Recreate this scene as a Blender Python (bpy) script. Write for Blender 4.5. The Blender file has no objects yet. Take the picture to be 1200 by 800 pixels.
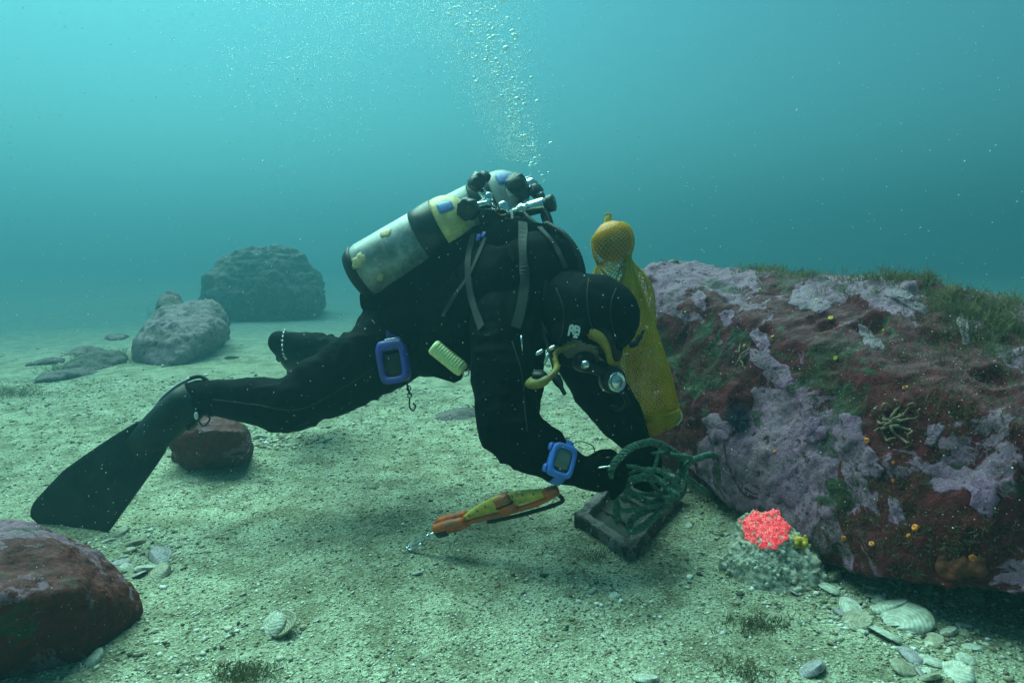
import bpy, bmesh, math, random
import numpy as np
from mathutils import Vector, Matrix
from mathutils.bvhtree import BVHTree

random.seed(7)
RNG = np.random.default_rng(11)
scene = bpy.context.scene
col = scene.collection

# ------------------------------------------------------------------ camera
CAM_H, F = 0.82, 800.0                     # metres above the seabed, focal length in px of a 1200 px frame
PITCH = math.atan(95.0 / F)                # looking slightly down
cd = bpy.data.cameras.new('camera'); cam = bpy.data.objects.new('camera', cd); col.objects.link(cam)
cd.sensor_width = 36.0; cd.lens = 24.0; cd.clip_start = 0.05; cd.clip_end = 500
cam.location = (0, 0, CAM_H); cam.rotation_euler = (math.pi / 2 - PITCH, 0, 0)
scene.camera = cam

# ------------------------------------------------------------------ light
SUN_EL, SUN_AZ = math.radians(58), math.radians(-34)     # high, ahead of the camera and a little left
world = bpy.data.worlds.new('World'); scene.world = world; world.use_nodes = True
wn, wl = world.node_tree.nodes, world.node_tree.links
wn.clear()
sky = wn.new('ShaderNodeTexSky'); sky.sky_type = 'NISHITA'; sky.sun_disc = False
sky.sun_elevation = SUN_EL; sky.sun_rotation = SUN_AZ
tint = wn.new('ShaderNodeMix'); tint.data_type = 'RGBA'; tint.blend_type = 'MULTIPLY'
tint.inputs[0].default_value = 1.0
tint.inputs[7].default_value = (0.33, 1.0, 0.80, 1)       # daylight filtered by several metres of green sea water
bg = wn.new('ShaderNodeBackground'); bg.inputs['Strength'].default_value = 0.065
wo = wn.new('ShaderNodeOutputWorld')
wl.new(sky.outputs[0], tint.inputs[6]); wl.new(tint.outputs[2], bg.inputs[0]); wl.new(bg.outputs[0], wo.inputs[0])
sd = bpy.data.lights.new('sun', 'SUN'); sun = bpy.data.objects.new('sun', sd); col.objects.link(sun)
sd.energy = 5.0; sd.angle = math.radians(60); sd.color = (0.52, 1.0, 0.80)
sdir = Vector((math.sin(SUN_AZ) * math.cos(SUN_EL), math.cos(SUN_AZ) * math.cos(SUN_EL), math.sin(SUN_EL)))
sun.rotation_euler = sdir.to_track_quat('Z', 'Y').to_euler(); sun.location = sdir * 20
HAZE_DENSITY, HAZE_COLOR, HAZE_G = 0.079, (0.155, 0.388, 0.478), 0.75
HAZE_TOP = 5.0
scene.view_settings.view_transform = 'Standard'; scene.view_settings.look = 'None'
scene.view_settings.gamma = 1.0; scene.view_settings.exposure = 0.9
scene.view_settings.use_curve_mapping = False
cy = scene.cycles
cy.use_denoising = True
try: cy.denoiser = 'OPENIMAGEDENOISE'
except Exception: pass
cy.max_bounces = 6; cy.diffuse_bounces = 2; cy.glossy_bounces = 2; cy.volume_bounces = 1
cy.transmission_bounces = 3; cy.transparent_max_bounces = 12
cy.use_adaptive_sampling = False
cy.sample_clamp_indirect = 4.0

# ------------------------------------------------------------------ pixel geometry of the place
CP, SP = math.cos(PITCH), math.sin(PITCH)
def at(px, py, Z):
    """point seen at photo pixel (px, py) at Z metres in front of the lens"""
    x = (px - 600) / F * Z; u = (400 - py) / F * Z
    return np.array((x, Z * CP + u * SP, CAM_H - Z * SP + u * CP))
def gp(px, py, z=0.0):
    d = at(px, py, 1.0) - np.array((0, 0, CAM_H))
    t = (z - CAM_H) / d[2]
    return np.array((0, 0, CAM_H)) + d * t
def zof(p): return p[1] * CP - (p[2] - CAM_H) * SP

# ------------------------------------------------------------------ noise
def _hash(ix, iy, iz, s):
    h = (ix * 374761393 + iy * 668265263 + iz * 1274126177 + s * 974711) & 0xFFFFFFFF
    h = ((h ^ (h >> 13)) * 1274126177) & 0xFFFFFFFF
    h = ((h ^ (h >> 16)) * 2246822519) & 0xFFFFFFFF
    return ((h ^ (h >> 15)) & 0xFFFF) / 32767.5 - 1.0
def vnoise(P, s=0):
    P = np.asarray(P, float); I = np.floor(P).astype(np.int64); f = P - I; u = f * f * (3 - 2 * f)
    out = 0
    for dx in (0, 1):
        for dy in (0, 1):
            for dz in (0, 1):
                w = (u[:, 0] if dx else 1 - u[:, 0]) * (u[:, 1] if dy else 1 - u[:, 1]) * (u[:, 2] if dz else 1 - u[:, 2])
                out = out + w * _hash(I[:, 0] + dx, I[:, 1] + dy, I[:, 2] + dz, s)
    return out
def fbm(P, freq, octs=4, s=0, gain=0.5):
    P = np.asarray(P, float); a, o, tot = 1.0, 0, 0
    for k in range(octs):
        o = o + a * vnoise(P * freq * 2.03 ** k + 17.3 * k, s + k); tot += a; a *= gain
    return o / tot

# ------------------------------------------------------------------ seabed height (shared by everything that stands on it)
def ground_h(x, y):
    P = np.stack([np.asarray(x, float), np.asarray(y, float), np.zeros_like(np.asarray(x, float))], 1)
    h = 0.05 * fbm(P, 0.45, 2, 3) + 0.012 * fbm(P, 2.6, 3, 9) + 0.007 * fbm(P, 11.0, 3, 21)
    # a low rise of sand off to the left rear
    h = h + 0.10 * np.exp(-(((P[:, 0] + 2.6) / 1.8) ** 2 + ((P[:, 1] - 6.0) / 1.6) ** 2))
    return h
def gz(x, y): return float(ground_h(np.array([x]), np.array([y]))[0])
def gpt(px, py, up=0.0):
    p = gp(px, py)
    for _ in range(4): p = gp(px, py, gz(p[0], p[1]))
    return p + np.array((0, 0, up))

# ------------------------------------------------------------------ materials
def new_mat(name):
    m = bpy.data.materials.new(name); m.use_nodes = True
    n = m.node_tree.nodes; b = n['Principled BSDF']
    return m, n, m.node_tree.links, b
def ramp(n, l, src, stops, interp='LINEAR'):
    r = n.new('ShaderNodeValToRGB'); r.color_ramp.interpolation = interp
    e = r.color_ramp.elements
    while len(e) < len(stops): e.new(0.5)
    for q, (p, c) in zip(e, stops):
        q.position = p; q.color = (c[0], c[1], c[2], 1) if hasattr(c, '__len__') else (c, c, c, 1)
    l.new(src, r.inputs[0]); return r
def noise(n, l, scale, detail=4, rough=0.55, coord='Object', dist=0.0, off=None):
    if coord == 'World':
        g = n.new('ShaderNodeNewGeometry'); out = g.outputs['Position']
    else:
        t = n.new('ShaderNodeTexCoord'); out = t.outputs[coord]
    if off is not None:
        mp = n.new('ShaderNodeMapping'); mp.inputs['Location'].default_value = off
        l.new(out, mp.inputs[0]); out = mp.outputs[0]
    x = n.new('ShaderNodeTexNoise'); x.inputs['Scale'].default_value = scale
    x.inputs['Detail'].default_value = detail; x.inputs['Roughness'].default_value = rough
    x.inputs['Distortion'].default_value = dist
    l.new(out, x.inputs['Vector']); return x
def mix(n, l, fac, a, b, mode='MIX'):
    m = n.new('ShaderNodeMix'); m.data_type = 'RGBA'; m.blend_type = mode
    if hasattr(fac, 'links'): l.new(fac, m.inputs[0])
    else: m.inputs[0].default_value = fac
    for i, v in ((6, a), (7, b)):
        if hasattr(v, 'links'): l.new(v, m.inputs[i])
        else: m.inputs[i].default_value = (v[0], v[1], v[2], 1)
    return m.outputs[2]
def bump(n, l, b, height, strength=0.5, dist=0.01, prev=None):
    x = n.new('ShaderNodeBump'); x.inputs['Strength'].default_value = strength; x.inputs['Distance'].default_value = dist
    l.new(height, x.inputs['Height'])
    if prev is not None: l.new(prev, x.inputs['Normal'])
    l.new(x.outputs[0], b.inputs['Normal']); return x.outputs[0]
def plain(name, c, rough=0.5, metal=0.0, var=0.18, scale=30, bmp=0.15, c2=None, spec=0.5, bdist=0.002, grime=0.0):
    m, n, l, b = new_mat(name)
    x = noise(n, l, scale, 5)
    c2 = c2 or tuple(v * (1 - var) for v in c)
    hi = tuple(min(1, v * (1 + var * .6)) for v in c)
    r = ramp(n, l, x.outputs[0], [(0.32, c2), (0.68, hi)])
    out = r.outputs[0]
    if grime:                                    # silt film, scuffs and dulled patches
        g1 = noise(n, l, 14, 7, .7, 'World', .6); g2 = noise(n, l, 95, 4, .7, 'World')
        gm = n.new('ShaderNodeMath'); gm.operation = 'MULTIPLY_ADD'; l.new(g2.outputs[0], gm.inputs[0]); gm.inputs[1].default_value = .45; l.new(g1.outputs[0], gm.inputs[2])
        gr = ramp(n, l, gm.outputs[0], [(.62, 0.0), (.84, grime)]); out = mix(n, l, gr.outputs[0], out, (0.10, 0.10, 0.075))
    l.new(out, b.inputs['Base Color'])
    b.inputs['Roughness'].default_value = rough; b.inputs['Metallic'].default_value = metal
    b.inputs['Specular IOR Level'].default_value = spec
    if bmp: bump(n, l, b, x.outputs[0], bmp, bdist)
    return m

def sand_material():
    m, n, l, b = new_mat('shelly_sand')
    big = noise(n, l, 1.1, 5, .6, 'World'); med = noise(n, l, 9, 5, .65, 'World')
    fine = noise(n, l, 170, 3, .7, 'World'); grain = n.new('ShaderNodeTexVoronoi')
    g = n.new('ShaderNodeNewGeometry'); l.new(g.outputs['Position'], grain.inputs['Vector']); grain.inputs['Scale'].default_value = 190
    base = ramp(n, l, big.outputs[0], [(0.30, (0.33, 0.34, 0.25)), (0.55, (0.52, 0.55, 0.42)), (0.75, (0.60, 0.63, 0.50))])
    speck = ramp(n, l, grain.outputs['Color'], [(0.0, (0.16, 0.14, 0.10)), (0.3, (0.62, 0.58, 0.50)), (0.65, (1.0, 1.0, 0.96)), (1.0, (1.5, 1.48, 1.4))])
    c = mix(n, l, 0.85, base.outputs[0], speck.outputs[0], 'MULTIPLY')
    drk = ramp(n, l, med.outputs[0], [(0.38, (0.40, 0.37, 0.30)), (0.58, (1, 1, 1))])
    c = mix(n, l, 0.75, c, drk.outputs[0], 'MULTIPLY')
    # far sand takes a water-coloured tone: distance haze painted into the base colour
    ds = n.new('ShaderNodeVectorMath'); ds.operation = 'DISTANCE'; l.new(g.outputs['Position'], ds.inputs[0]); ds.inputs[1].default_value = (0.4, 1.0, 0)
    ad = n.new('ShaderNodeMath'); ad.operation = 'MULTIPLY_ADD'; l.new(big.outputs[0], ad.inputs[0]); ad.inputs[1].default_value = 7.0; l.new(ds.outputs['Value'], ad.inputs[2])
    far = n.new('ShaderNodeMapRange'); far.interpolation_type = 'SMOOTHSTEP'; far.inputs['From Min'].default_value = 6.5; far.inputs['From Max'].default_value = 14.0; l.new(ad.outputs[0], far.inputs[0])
    silt_or_haze = ramp(n, l, med.outputs[0], [(0.35, (0.065, 0.135, 0.140)), (0.65, (0.11, 0.205, 0.21))])  # tones of the painted haze, close to the water behind
    c = mix(n, l, far.outputs[0], c, silt_or_haze.outputs[0])
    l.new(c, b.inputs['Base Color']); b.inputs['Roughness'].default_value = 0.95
    b.inputs['Specular IOR Level'].default_value = 0.15
    p = bump(n, l, b, med.outputs[0], 0.6, 0.02)
    p = bump(n, l, b, fine.outputs[0], 0.9, 0.006, p)
    bump(n, l, b, grain.outputs['Distance'], 0.7, 0.004, p)
    return m

def boulder_material(name, pink=(0.30, 0.20, 0.27), maroon=(0.060, 0.012, 0.014), pinkness=0.5, sc=1.0, green=0.5, colonies=(), silt_or_haze=.65):
    m, n, l, b = new_mat(name)
    warp = noise(n, l, 5 * sc, 4, .6, 'World')
    n1 = noise(n, l, 2.6 * sc, 9, .62, 'World', 1.2)
    n2 = noise(n, l, 5.5 * sc, 9, .66, 'World', 0.8, (3.1, 1.7, 0.4))
    n3 = noise(n, l, 3.4 * sc, 8, .65, 'World', 0.9, (7.7, 2.2, 5.1))
    f = noise(n, l, 60 * sc, 5, .7, 'World'); f2 = noise(n, l, 22 * sc, 6, .7, 'World')
    mar = ramp(n, l, f2.outputs[0], [(0.25, tuple(v * .35 for v in maroon)), (0.5, maroon), (0.78, tuple(min(1, v * 2.0 + .012) for v in maroon))])
    pk = ramp(n, l, f.outputs[0], [(0.28, tuple(v * .55 for v in pink)), (0.5, pink), (0.75, tuple(min(1, v * 1.45) for v in pink))])
    pk2 = ramp(n, l, n3.outputs[0], [(0.42, (0.80, 0.85, 0.82)), (0.62, (1.12, 0.86, 1.18))])
    pkc = mix(n, l, 0.8, pk.outputs[0], pk2.outputs[0], 'MULTIPLY')
    th = 0.62 - 0.22 * pinkness
    g0 = n.new('ShaderNodeNewGeometry'); bias = None
    for cpt, rad, wgt in colonies:             # where each crust colony sits on the stone
        ds = n.new('ShaderNodeVectorMath'); ds.operation = 'DISTANCE'; l.new(g0.outputs['Position'], ds.inputs[0]); ds.inputs[1].default_value = tuple(cpt)
        mr = n.new('ShaderNodeMapRange'); mr.inputs['From Min'].default_value = 0; mr.inputs['From Max'].default_value = rad
        mr.inputs['To Min'].default_value = wgt; mr.inputs['To Max'].default_value = 0; mr.interpolation_type = 'SMOOTHSTEP'; l.new(ds.outputs['Value'], mr.inputs[0])
        if bias is None: bias = mr.outputs[0]
        else:
            ad = n.new('ShaderNodeMath'); l.new(bias, ad.inputs[0]); l.new(mr.outputs[0], ad.inputs[1]); bias = ad.outputs[0]
    def biased(o):
        if bias is None: return o
        ad = n.new('ShaderNodeMath'); l.new(o, ad.inputs[0]); l.new(bias, ad.inputs[1]); return ad.outputs[0]
    mk1 = ramp(n, l, biased(n1.outputs[0]), [(th, 0.0), (th + .02, 1.0)])
    mk2 = ramp(n, l, biased(n2.outputs[0]), [(0.57, 0.0), (0.585, 1.0)])
    mx = n.new('ShaderNodeMath'); mx.operation = 'MAXIMUM'; l.new(mk1.outputs[0], mx.inputs[0])
    ml = n.new('ShaderNodeMath'); ml.operation = 'MULTIPLY'; l.new(mk2.outputs[0], ml.inputs[0]); ml.inputs[1].default_value = 0.85
    l.new(ml.outputs[0], mx.inputs[1])
    hole = ramp(n, l, f2.outputs[0], [(0.36, 0.0), (0.40, 1.0)])
    mm = n.new('ShaderNodeMath'); mm.operation = 'MULTIPLY'; l.new(mx.outputs[0], mm.inputs[0]); l.new(hole.outputs[0], mm.inputs[1])
    c = mix(n, l, mm.outputs[0], mar.outputs[0], pkc)
    gr = ramp(n, l, f.outputs[0], [(0.3, (0.016, 0.024, 0.010)), (0.55, (0.055, 0.070, 0.034)), (0.75, (0.13, 0.15, 0.085))])
    gm = ramp(n, l, n3.outputs[0], [(0.60 - .12 * green, 0.0), (0.625 - .12 * green, 1.0)])
    gm2 = n.new('ShaderNodeMath'); gm2.operation = 'MULTIPLY'; l.new(gm.outputs[0], gm2.inputs[0])
    hh = ramp(n, l, warp.outputs[0], [(0.38, 0.25), (0.55, 0.95)]); l.new(hh.outputs[0], gm2.inputs[1])
    c = mix(n, l, gm2.outputs[0], c, gr.outputs[0])
    # settled silt on faces that look up
    geo = n.new('ShaderNodeNewGeometry'); sep = n.new('ShaderNodeSeparateXYZ'); l.new(geo.outputs['Normal'], sep.inputs[0])
    up = ramp(n, l, sep.outputs[2], [(0.55, 0.0), (0.95, silt_or_haze)])
    um = n.new('ShaderNodeMath'); um.operation = 'MULTIPLY'; l.new(up.outputs[0], um.inputs[0]); l.new(f2.outputs[0], um.inputs[1])
    c = mix(n, l, um.outputs[0], c, (0.29, 0.215, 0.26))
    # tiny pale worm tubes and barnacles
    vo = n.new('ShaderNodeTexVoronoi'); vo.inputs['Scale'].default_value = 75 * sc; l.new(geo.outputs['Position'], vo.inputs['Vector'])
    dot = ramp(n, l, vo.outputs['Distance'], [(0.10, 1.0), (0.16, 0.0)])
    rnd = n.new('ShaderNodeSeparateColor'); l.new(vo.outputs['Color'], rnd.inputs[0])
    rr = ramp(n, l, rnd.outputs[0], [(0.80, 0.0), (0.82, 1.0)])
    dm = n.new('ShaderNodeMath'); dm.operation = 'MULTIPLY'; l.new(dot.outputs[0], dm.inputs[0]); l.new(rr.outputs[0], dm.inputs[1])
    c = mix(n, l, dm.outputs[0], c, (0.62, 0.62, 0.52))
    l.new(c, b.inputs['Base Color']); b.inputs['Roughness'].default_value = 0.8
    b.inputs['Specular IOR Level'].default_value = 0.25
    p = bump(n, l, b, mm.outputs[0], 0.55, 0.006)
    p = bump(n, l, b, f2.outputs[0], 0.8, 0.02, p)
    bump(n, l, b, f.outputs[0], 0.8, 0.008, p)
    return m

MAT = {}
MAT['sand'] = sand_material()
MAT['boulder'] = boulder_material('coralline_boulder', pink=(0.36, 0.185, 0.27), maroon=(0.105, 0.0050, 0.012), pinkness=.56, sc=1.5, green=.42, silt_or_haze=.36, colonies=[(at(*c), r, w * .8) for c, r, w in [
    ((1075, 440, 1.75), .33, -.30), ((860, 440, 2.3), .36, -.26), ((925, 360, 2.25), .16, -.16), ((950, 400, 2.1), .14, -.2), ((820, 322, 2.7), .36, .22), ((880, 345, 2.5), .2, .14), ((830, 380, 2.5), .12, .12), ((950, 352, 2.2), .12, .20), ((930, 530, 2.0), .30, .20),
    ((905, 400, 2.2), .10, .2), ((1010, 520, 1.8), .16, .12), ((1170, 560, 1.55), .22, .12), ((1060, 350, 1.98), .12, .2), ((1120, 640, 1.55), .22, -.2)]])
MAT['rock_red'] = boulder_material('red_crusted_rock', pink=(0.32, 0.16, 0.22), maroon=(0.13, 0.011, 0.010), pinkness=-0.05, sc=1.6, green=0.2, silt_or_haze=.30, colonies=[(at(5, 640, 1.5), .22, .26)])
MAT['rock_pale'] = boulder_material('pale_pink_rock', pink=(0.30, 0.24, 0.25), maroon=(0.10, 0.075, 0.075), pinkness=0.95, green=0.2)
MAT['rock_dark'] = boulder_material('weedy_grey_rock', pink=(0.17, 0.14, 0.13), maroon=(0.055, 0.040, 0.034), pinkness=0.5, green=0.9)
MAT['suit'] = plain('black_drysuit', (0.0018, 0.0030, 0.0052), 0.66, var=.4, scale=60, bmp=.35, spec=.02, bdist=.003)
MAT['vest'] = plain('black_nylon', (0.0030, 0.0034, 0.0040), 0.8, var=.4, scale=120, bmp=.4, spec=.0)
MAT['neoprene'] = plain('hood_neoprene', (0.0055, 0.0065, 0.009), 0.75, var=.35, scale=90, bmp=.3, spec=.03)
MAT['rubber'] = plain('black_rubber', (0.007, 0.009, 0.011), 0.45, var=.3, scale=40, bmp=.1, spec=.25)
MAT['fin'] = plain('fin_rubber', (0.007, 0.016, 0.020), 0.5, var=.45, scale=14, bmp=.12, spec=.2, grime=0.15)
MAT['strap'] = plain('grey_webbing', (0.010, 0.012, 0.016), 0.8, var=.3, scale=150, bmp=.4)
MAT['chrome'] = plain('worn_chrome', (0.72, 0.74, 0.74), 0.22, 1.0, .25, 60, .1)
MAT['tank'] = plain('brushed_tank_metal', (0.40, 0.43, 0.43), 0.42, .30, .28, 22, .15, c2=(0.24, 0.28, 0.29), grime=0.55)
MAT['tankwhite'] = plain('white_tank_paint', (0.46, 0.50, 0.50), 0.4, 0, .2, 20, .08, grime=0.4)
MAT['tankyellow'] = plain('yellow_tank_paint', (0.90, 0.68, 0.28), 0.38, 0, .14, 18, .05, grime=0.4)
MAT['bluepaint'] = plain('blue_label', (0.10, 0.22, 0.58), 0.45, 0, .2, 50, 0)
MAT['sticker'] = plain('torn_orange_sticker', (0.82, 0.62, 0.32), 0.6, 0, .25, 70, .1, grime=0.5)
MAT['blackpl'] = plain('black_plastic', (0.010, 0.011, 0.012), 0.38, 0, .3, 60, .08)
MAT['purple'] = plain('purple_blue_plastic', (0.075, 0.07, 0.62), 0.42, 0, .2, 40, .05, grime=0.5)
MAT['purpleweb'] = plain('purple_webbing', (0.03, 0.025, 0.20), 0.8, 0, .3, 120, .3)
MAT['lime'] = plain('pale_lime_plastic', (0.92, 0.95, 0.46), 0.35, 0, .06, 30, .03)
MAT['computer'] = plain('bright_blue_silicone', (0.06, 0.20, 0.80), 0.5, 0, .12, 40, .03, grime=0.3)
MAT['screen'] = plain('grey_lcd', (0.15, 0.18, 0.17), 0.18, 0, .08, 20, 0)
MAT['bezel'] = plain('dark_bezel', (0.012, 0.014, 0.018), 0.3, 0, .2, 30, 0)
MAT['maskyellow'] = plain('yellow_mask_frame', (0.46, 0.27, 0.010), 0.4, 0, .2, 40, .05, grime=0.5)
MAT['hoseyellow'] = plain('yellow_rubber', (0.34, 0.25, 0.015), 0.5, 0, .3, 40, .1, grime=0.6)
MAT['skin'] = plain('skin', (0.15, 0.10, 0.08), 0.6, 0, .15, 40, .1)
MAT['white'] = plain('white_print', (0.78, 0.80, 0.80), 0.6, 0, .05, 60, 0)
MAT['netyellow'] = plain('yellow_net', (0.90, 0.57, 0.018), 0.6, 0, .15, 60, 0)
MAT['netgreen'] = plain('pale_yellow_net', (0.62, 0.66, 0.18), 0.6, 0, .15, 60, 0)
MAT['float'] = plain('orange_float', (0.92, 0.30, 0.03), 0.55, 0, .15, 40, .1, grime=0.5)
MAT['orange'] = plain('orange_plastic', (0.92, 0.13, 0.010), 0.45, 0, .22, 30, .08, grime=0.75)
MAT['toolyellow'] = plain('yellow_plate', (0.85, 0.62, 0.09), 0.45, 0, .14, 30, .05, grime=0.6)
MAT['rope'] = plain('green_rope_fibre', (0.075, 0.17, 0.125), 0.9, 0, .7, 90, .6)
MAT['frame'] = boulder_material('encrusted_metal', pink=(0.34, 0.28, 0.26), maroon=(0.075, 0.06, 0.05), pinkness=.75, sc=3.0, green=.3)
MAT['dark'] = plain('rusty_dark_plate', (0.020, 0.019, 0.015), 0.9, 0, .6, 40, .4)
MAT['glass'] = plain('dark_mask_glass', (0.006, 0.010, 0.012), 0.06, 0, .1, 20, 0, spec=.8)

# ------------------------------------------------------------------ mesh collector
def nrm(v):
    v = np.asarray(v, float); return v / (np.linalg.norm(v) + 1e-12)
def perp(a):
    a = nrm(a); h = np.array((0, 0, 1.0)) if abs(a[2]) < .9 else np.array((1.0, 0, 0))
    u = nrm(np.cross(a, h)); return u, np.cross(a, u)
class MB:
    def __init__(s): s.v, s.f, s.n = [], [], 0
    def add(s, V, Fc):
        V = np.asarray(V, float)
        s.v.append(V); s.f += [tuple(i + s.n for i in f) for f in Fc]; s.n += len(V); return s
    def rings(s, rings, cap=True, close=True):
        k = len(rings[0]); V = np.concatenate(rings); Fc = []
        for i in range(len(rings) - 1):
            for j in range(k if close else k - 1):
                a, b2 = i * k + j, i * k + (j + 1) % k
                Fc.append((a, b2, b2 + k, a + k))
        if cap:
            Fc.append(tuple(range(k - 1, -1, -1))); Fc.append(tuple((len(rings) - 1) * k + j for j in range(k)))
        return s.add(V, Fc)
    def tube(s, pts, r, n=8, sx=1.0, sy=1.0, up=None, cap=True):
        pts = [np.asarray(p, float) for p in pts]; k = len(pts)
        rr = r if hasattr(r, '__len__') else [r] * k
        R = []; u = None
        for i, p in enumerate(pts):
            t = nrm(pts[min(i + 1, k - 1)] - pts[max(i - 1, 0)])
            if u is None:
                u = perp(t)[0] if up is None else nrm(np.asarray(up) - np.dot(up, t) * t)
            u = nrm(u - np.dot(u, t) * t); w = np.cross(t, u)
            a = np.linspace(0, 2 * math.pi, n, endpoint=False)
            R.append(p + rr[i] * (sx * np.outer(np.cos(a), u) + sy * np.outer(np.sin(a), w)))
        return s.rings(R, cap)
    def lathe(s, p, axis, prof, n=24, sy=1.0):
        a = nrm(axis); u, w = perp(a); t = np.linspace(0, 2 * math.pi, n, endpoint=False)
        R = [np.asarray(p) + a * h + max(r, 1e-4) * (np.outer(np.cos(t), u) + sy * np.outer(np.sin(t), w)) for h, r in prof]
        return s.rings(R)
    def ell(s, c, ax, n=16, m=10):
        """ellipsoid, ax = three scaled axis vectors (or a radius)"""
        if not hasattr(ax, '__len__'): ax = np.eye(3) * ax
        ax = np.asarray(ax, float); R = []
        for i in range(1, m):
            ph = math.pi * i / m; t = np.linspace(0, 2 * math.pi, n, endpoint=False)
            R.append(np.asarray(c) + math.sin(ph) * (np.outer(np.cos(t), ax[0]) + np.outer(np.sin(t), ax[1])) - math.cos(ph) * ax[2])
        V = np.concatenate(R + [[np.asarray(c) - ax[2]], [np.asarray(c) + ax[2]]]); Fc = []
        for i in range(m - 2):
            for j in range(n):
                a, b2 = i * n + j, i * n + (j + 1) % n; Fc.append((a, b2, b2 + n, a + n))
        lo, hi = (m - 1) * n, (m - 1) * n + 1
        for j in range(n):
            Fc.append((lo, (j + 1) % n, j)); Fc.append((hi, (m - 2) * n + j, (m - 2) * n + (j + 1) % n))
        return s.add(V, Fc)
    def box(s, c, ax, size, bev=0.12):
        """bevelled box; ax = three unit axes, size = full lengths; bev = corner cut as share of the smallest"""
        hx, hy, hz = [v / 2 for v in size]; b = bev * min(size)
        ax = np.asarray(ax, float); R = []
        for z, k in ((-hz, b), (-hz + b, 0), (hz - b, 0), (hz, b)):
            x, y = hx - k, hy - k; q = b
            P = [(x - q, -y), (x, -y + q), (x, y - q), (x - q, y), (-x + q, y), (-x, y - q), (-x, -y + q), (-x + q, -y)]
            R.append(np.array([np.asarray(c) + ax[0] * a + ax[1] * d + ax[2] * z for a, d in P]))
        return s.rings(R)
    def chain(s, pr, sub=6):
        """overlapping spheres along a chain of (point, radius): raw matter for a voxel union"""
        for (p, r), (q, t) in zip(pr[:-1], pr[1:]):
            p, q = np.asarray(p), np.asarray(q)
            k = max(2, int(np.linalg.norm(q - p) / (min(r, t) * .3)))
            for i in range(k + 1):
                f = i / k; s.ell(p + (q - p) * f, r + (t - r) * f, 14, 9)
        return s
    def mesh(s, name):
        me = bpy.data.meshes.new(name); V = np.concatenate(s.v)
        me.from_pydata(V.tolist(), [], s.f); me.update(); return me
    def build(s, name, mat, parent=None, smooth=True, origin=None):
        return link(name, s.mesh(name), mat, parent, smooth, origin)
def link(name, me, mat, parent=None, smooth=True, origin=None):
    o = bpy.data.objects.new(name, me); col.objects.link(o)
    if mat is not None and not me.materials: me.materials.append(MAT[mat] if isinstance(mat, str) else mat)
    if smooth: me.polygons.foreach_set('use_smooth', [True] * len(me.polygons))
    if parent is not None:
        o.parent = parent; o.matrix_parent_inverse = world_of(parent).inverted()
    else:
        V = np.empty(len(me.vertices) * 3); me.vertices.foreach_get('co', V); V = V.reshape(-1, 3)
        if origin is None: origin = ((V[:, 0].min() + V[:, 0].max()) / 2, (V[:, 1].min() + V[:, 1].max()) / 2, V[:, 2].min())
        V -= np.asarray(origin); me.vertices.foreach_set('co', V.ravel()); me.update()
        o.location = origin
    return o
def world_of(o):
    m = o.matrix_basis
    return world_of(o.parent) @ o.matrix_parent_inverse @ m if o.parent else m.copy()
def tag(o, label, cat, group=None, kind=None):
    o['label'] = label; o['category'] = cat
    if group: o['group'] = group
    if kind: o['kind'] = kind
    return o
def empty(name, loc, label, cat, group=None):
    o = bpy.data.objects.new(name, None); col.objects.link(o); o.location = loc
    o.empty_display_size = .05; return tag(o, label, cat, group)
def evaluated(me, mods):
    """run a few modifiers over a mesh and give back the plain mesh"""
    t = bpy.data.objects.new('work', me); col.objects.link(t)
    for typ, kw in mods:
        m = t.modifiers.new(typ, typ)
        for k, v in kw.items(): setattr(m, k, v)
    dg = bpy.context.evaluated_depsgraph_get(); dg.update()
    out = bpy.data.meshes.new_from_object(t.evaluated_get(dg))
    bpy.data.objects.remove(t); bpy.data.meshes.remove(me); return out
def remesh(me, voxel, smooth=8, fac=.5):
    mods = [('REMESH', dict(mode='VOXEL', voxel_size=voxel))]
    if smooth: mods.append(('SMOOTH', dict(factor=fac, iterations=smooth)))
    return evaluated(me, mods)
def verts(me):
    V = np.empty(len(me.vertices) * 3); me.vertices.foreach_get('co', V); return V.reshape(-1, 3)
def norms(me):
    V = np.empty(len(me.vertices) * 3); me.vertex_normals.foreach_get('vector', V); return V.reshape(-1, 3)
def setv(me, V): me.vertices.foreach_set('co', np.asarray(V).ravel()); me.update()
def bvh_of(*objs):
    VV, FF, n = [], [], 0
    for o in objs:
        M = np.array(world_of(o)); V = verts(o.data) @ M[:3, :3].T + M[:3, 3]
        VV += [tuple(v) for v in V]; FF += [tuple(i + n for i in p.vertices) for p in o.data.polygons]; n += len(V)
    return BVHTree.FromPolygons(VV, FF)
def on(bvh, px, py, off=0.0, default=None):
    """the surface point (and normal) that a sight line meets"""
    o = Vector((0, 0, CAM_H)); d = Vector(at(px, py, 1.0)) - o
    h = bvh.ray_cast(o, d.normalized(), 50)
    if h[0] is None:
        return (np.array(default), np.array((0, -1.0, 0))) if default is not None else (None, None)
    nn = np.array(h[1])
    if np.dot(nn, np.array(d)) > 0: nn = -nn
    return np.array(h[0]) + nn * off, nn
def spline(pts, n=8):
    P = [np.asarray(p, float) for p in pts]; P = [2 * P[0] - P[1]] + P + [2 * P[-1] - P[-2]]; out = []
    for i in range(1, len(P) - 2):
        for k in range(n):
            t = k / n; a, b2, c, d = P[i - 1:i + 3]
            out.append(.5 * (2 * b2 + (c - a) * t + (2 * a - 5 * b2 + 4 * c - d) * t * t + (3 * b2 - a - 3 * c + d) * t ** 3))
    out.append(P[-2]); return out

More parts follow.
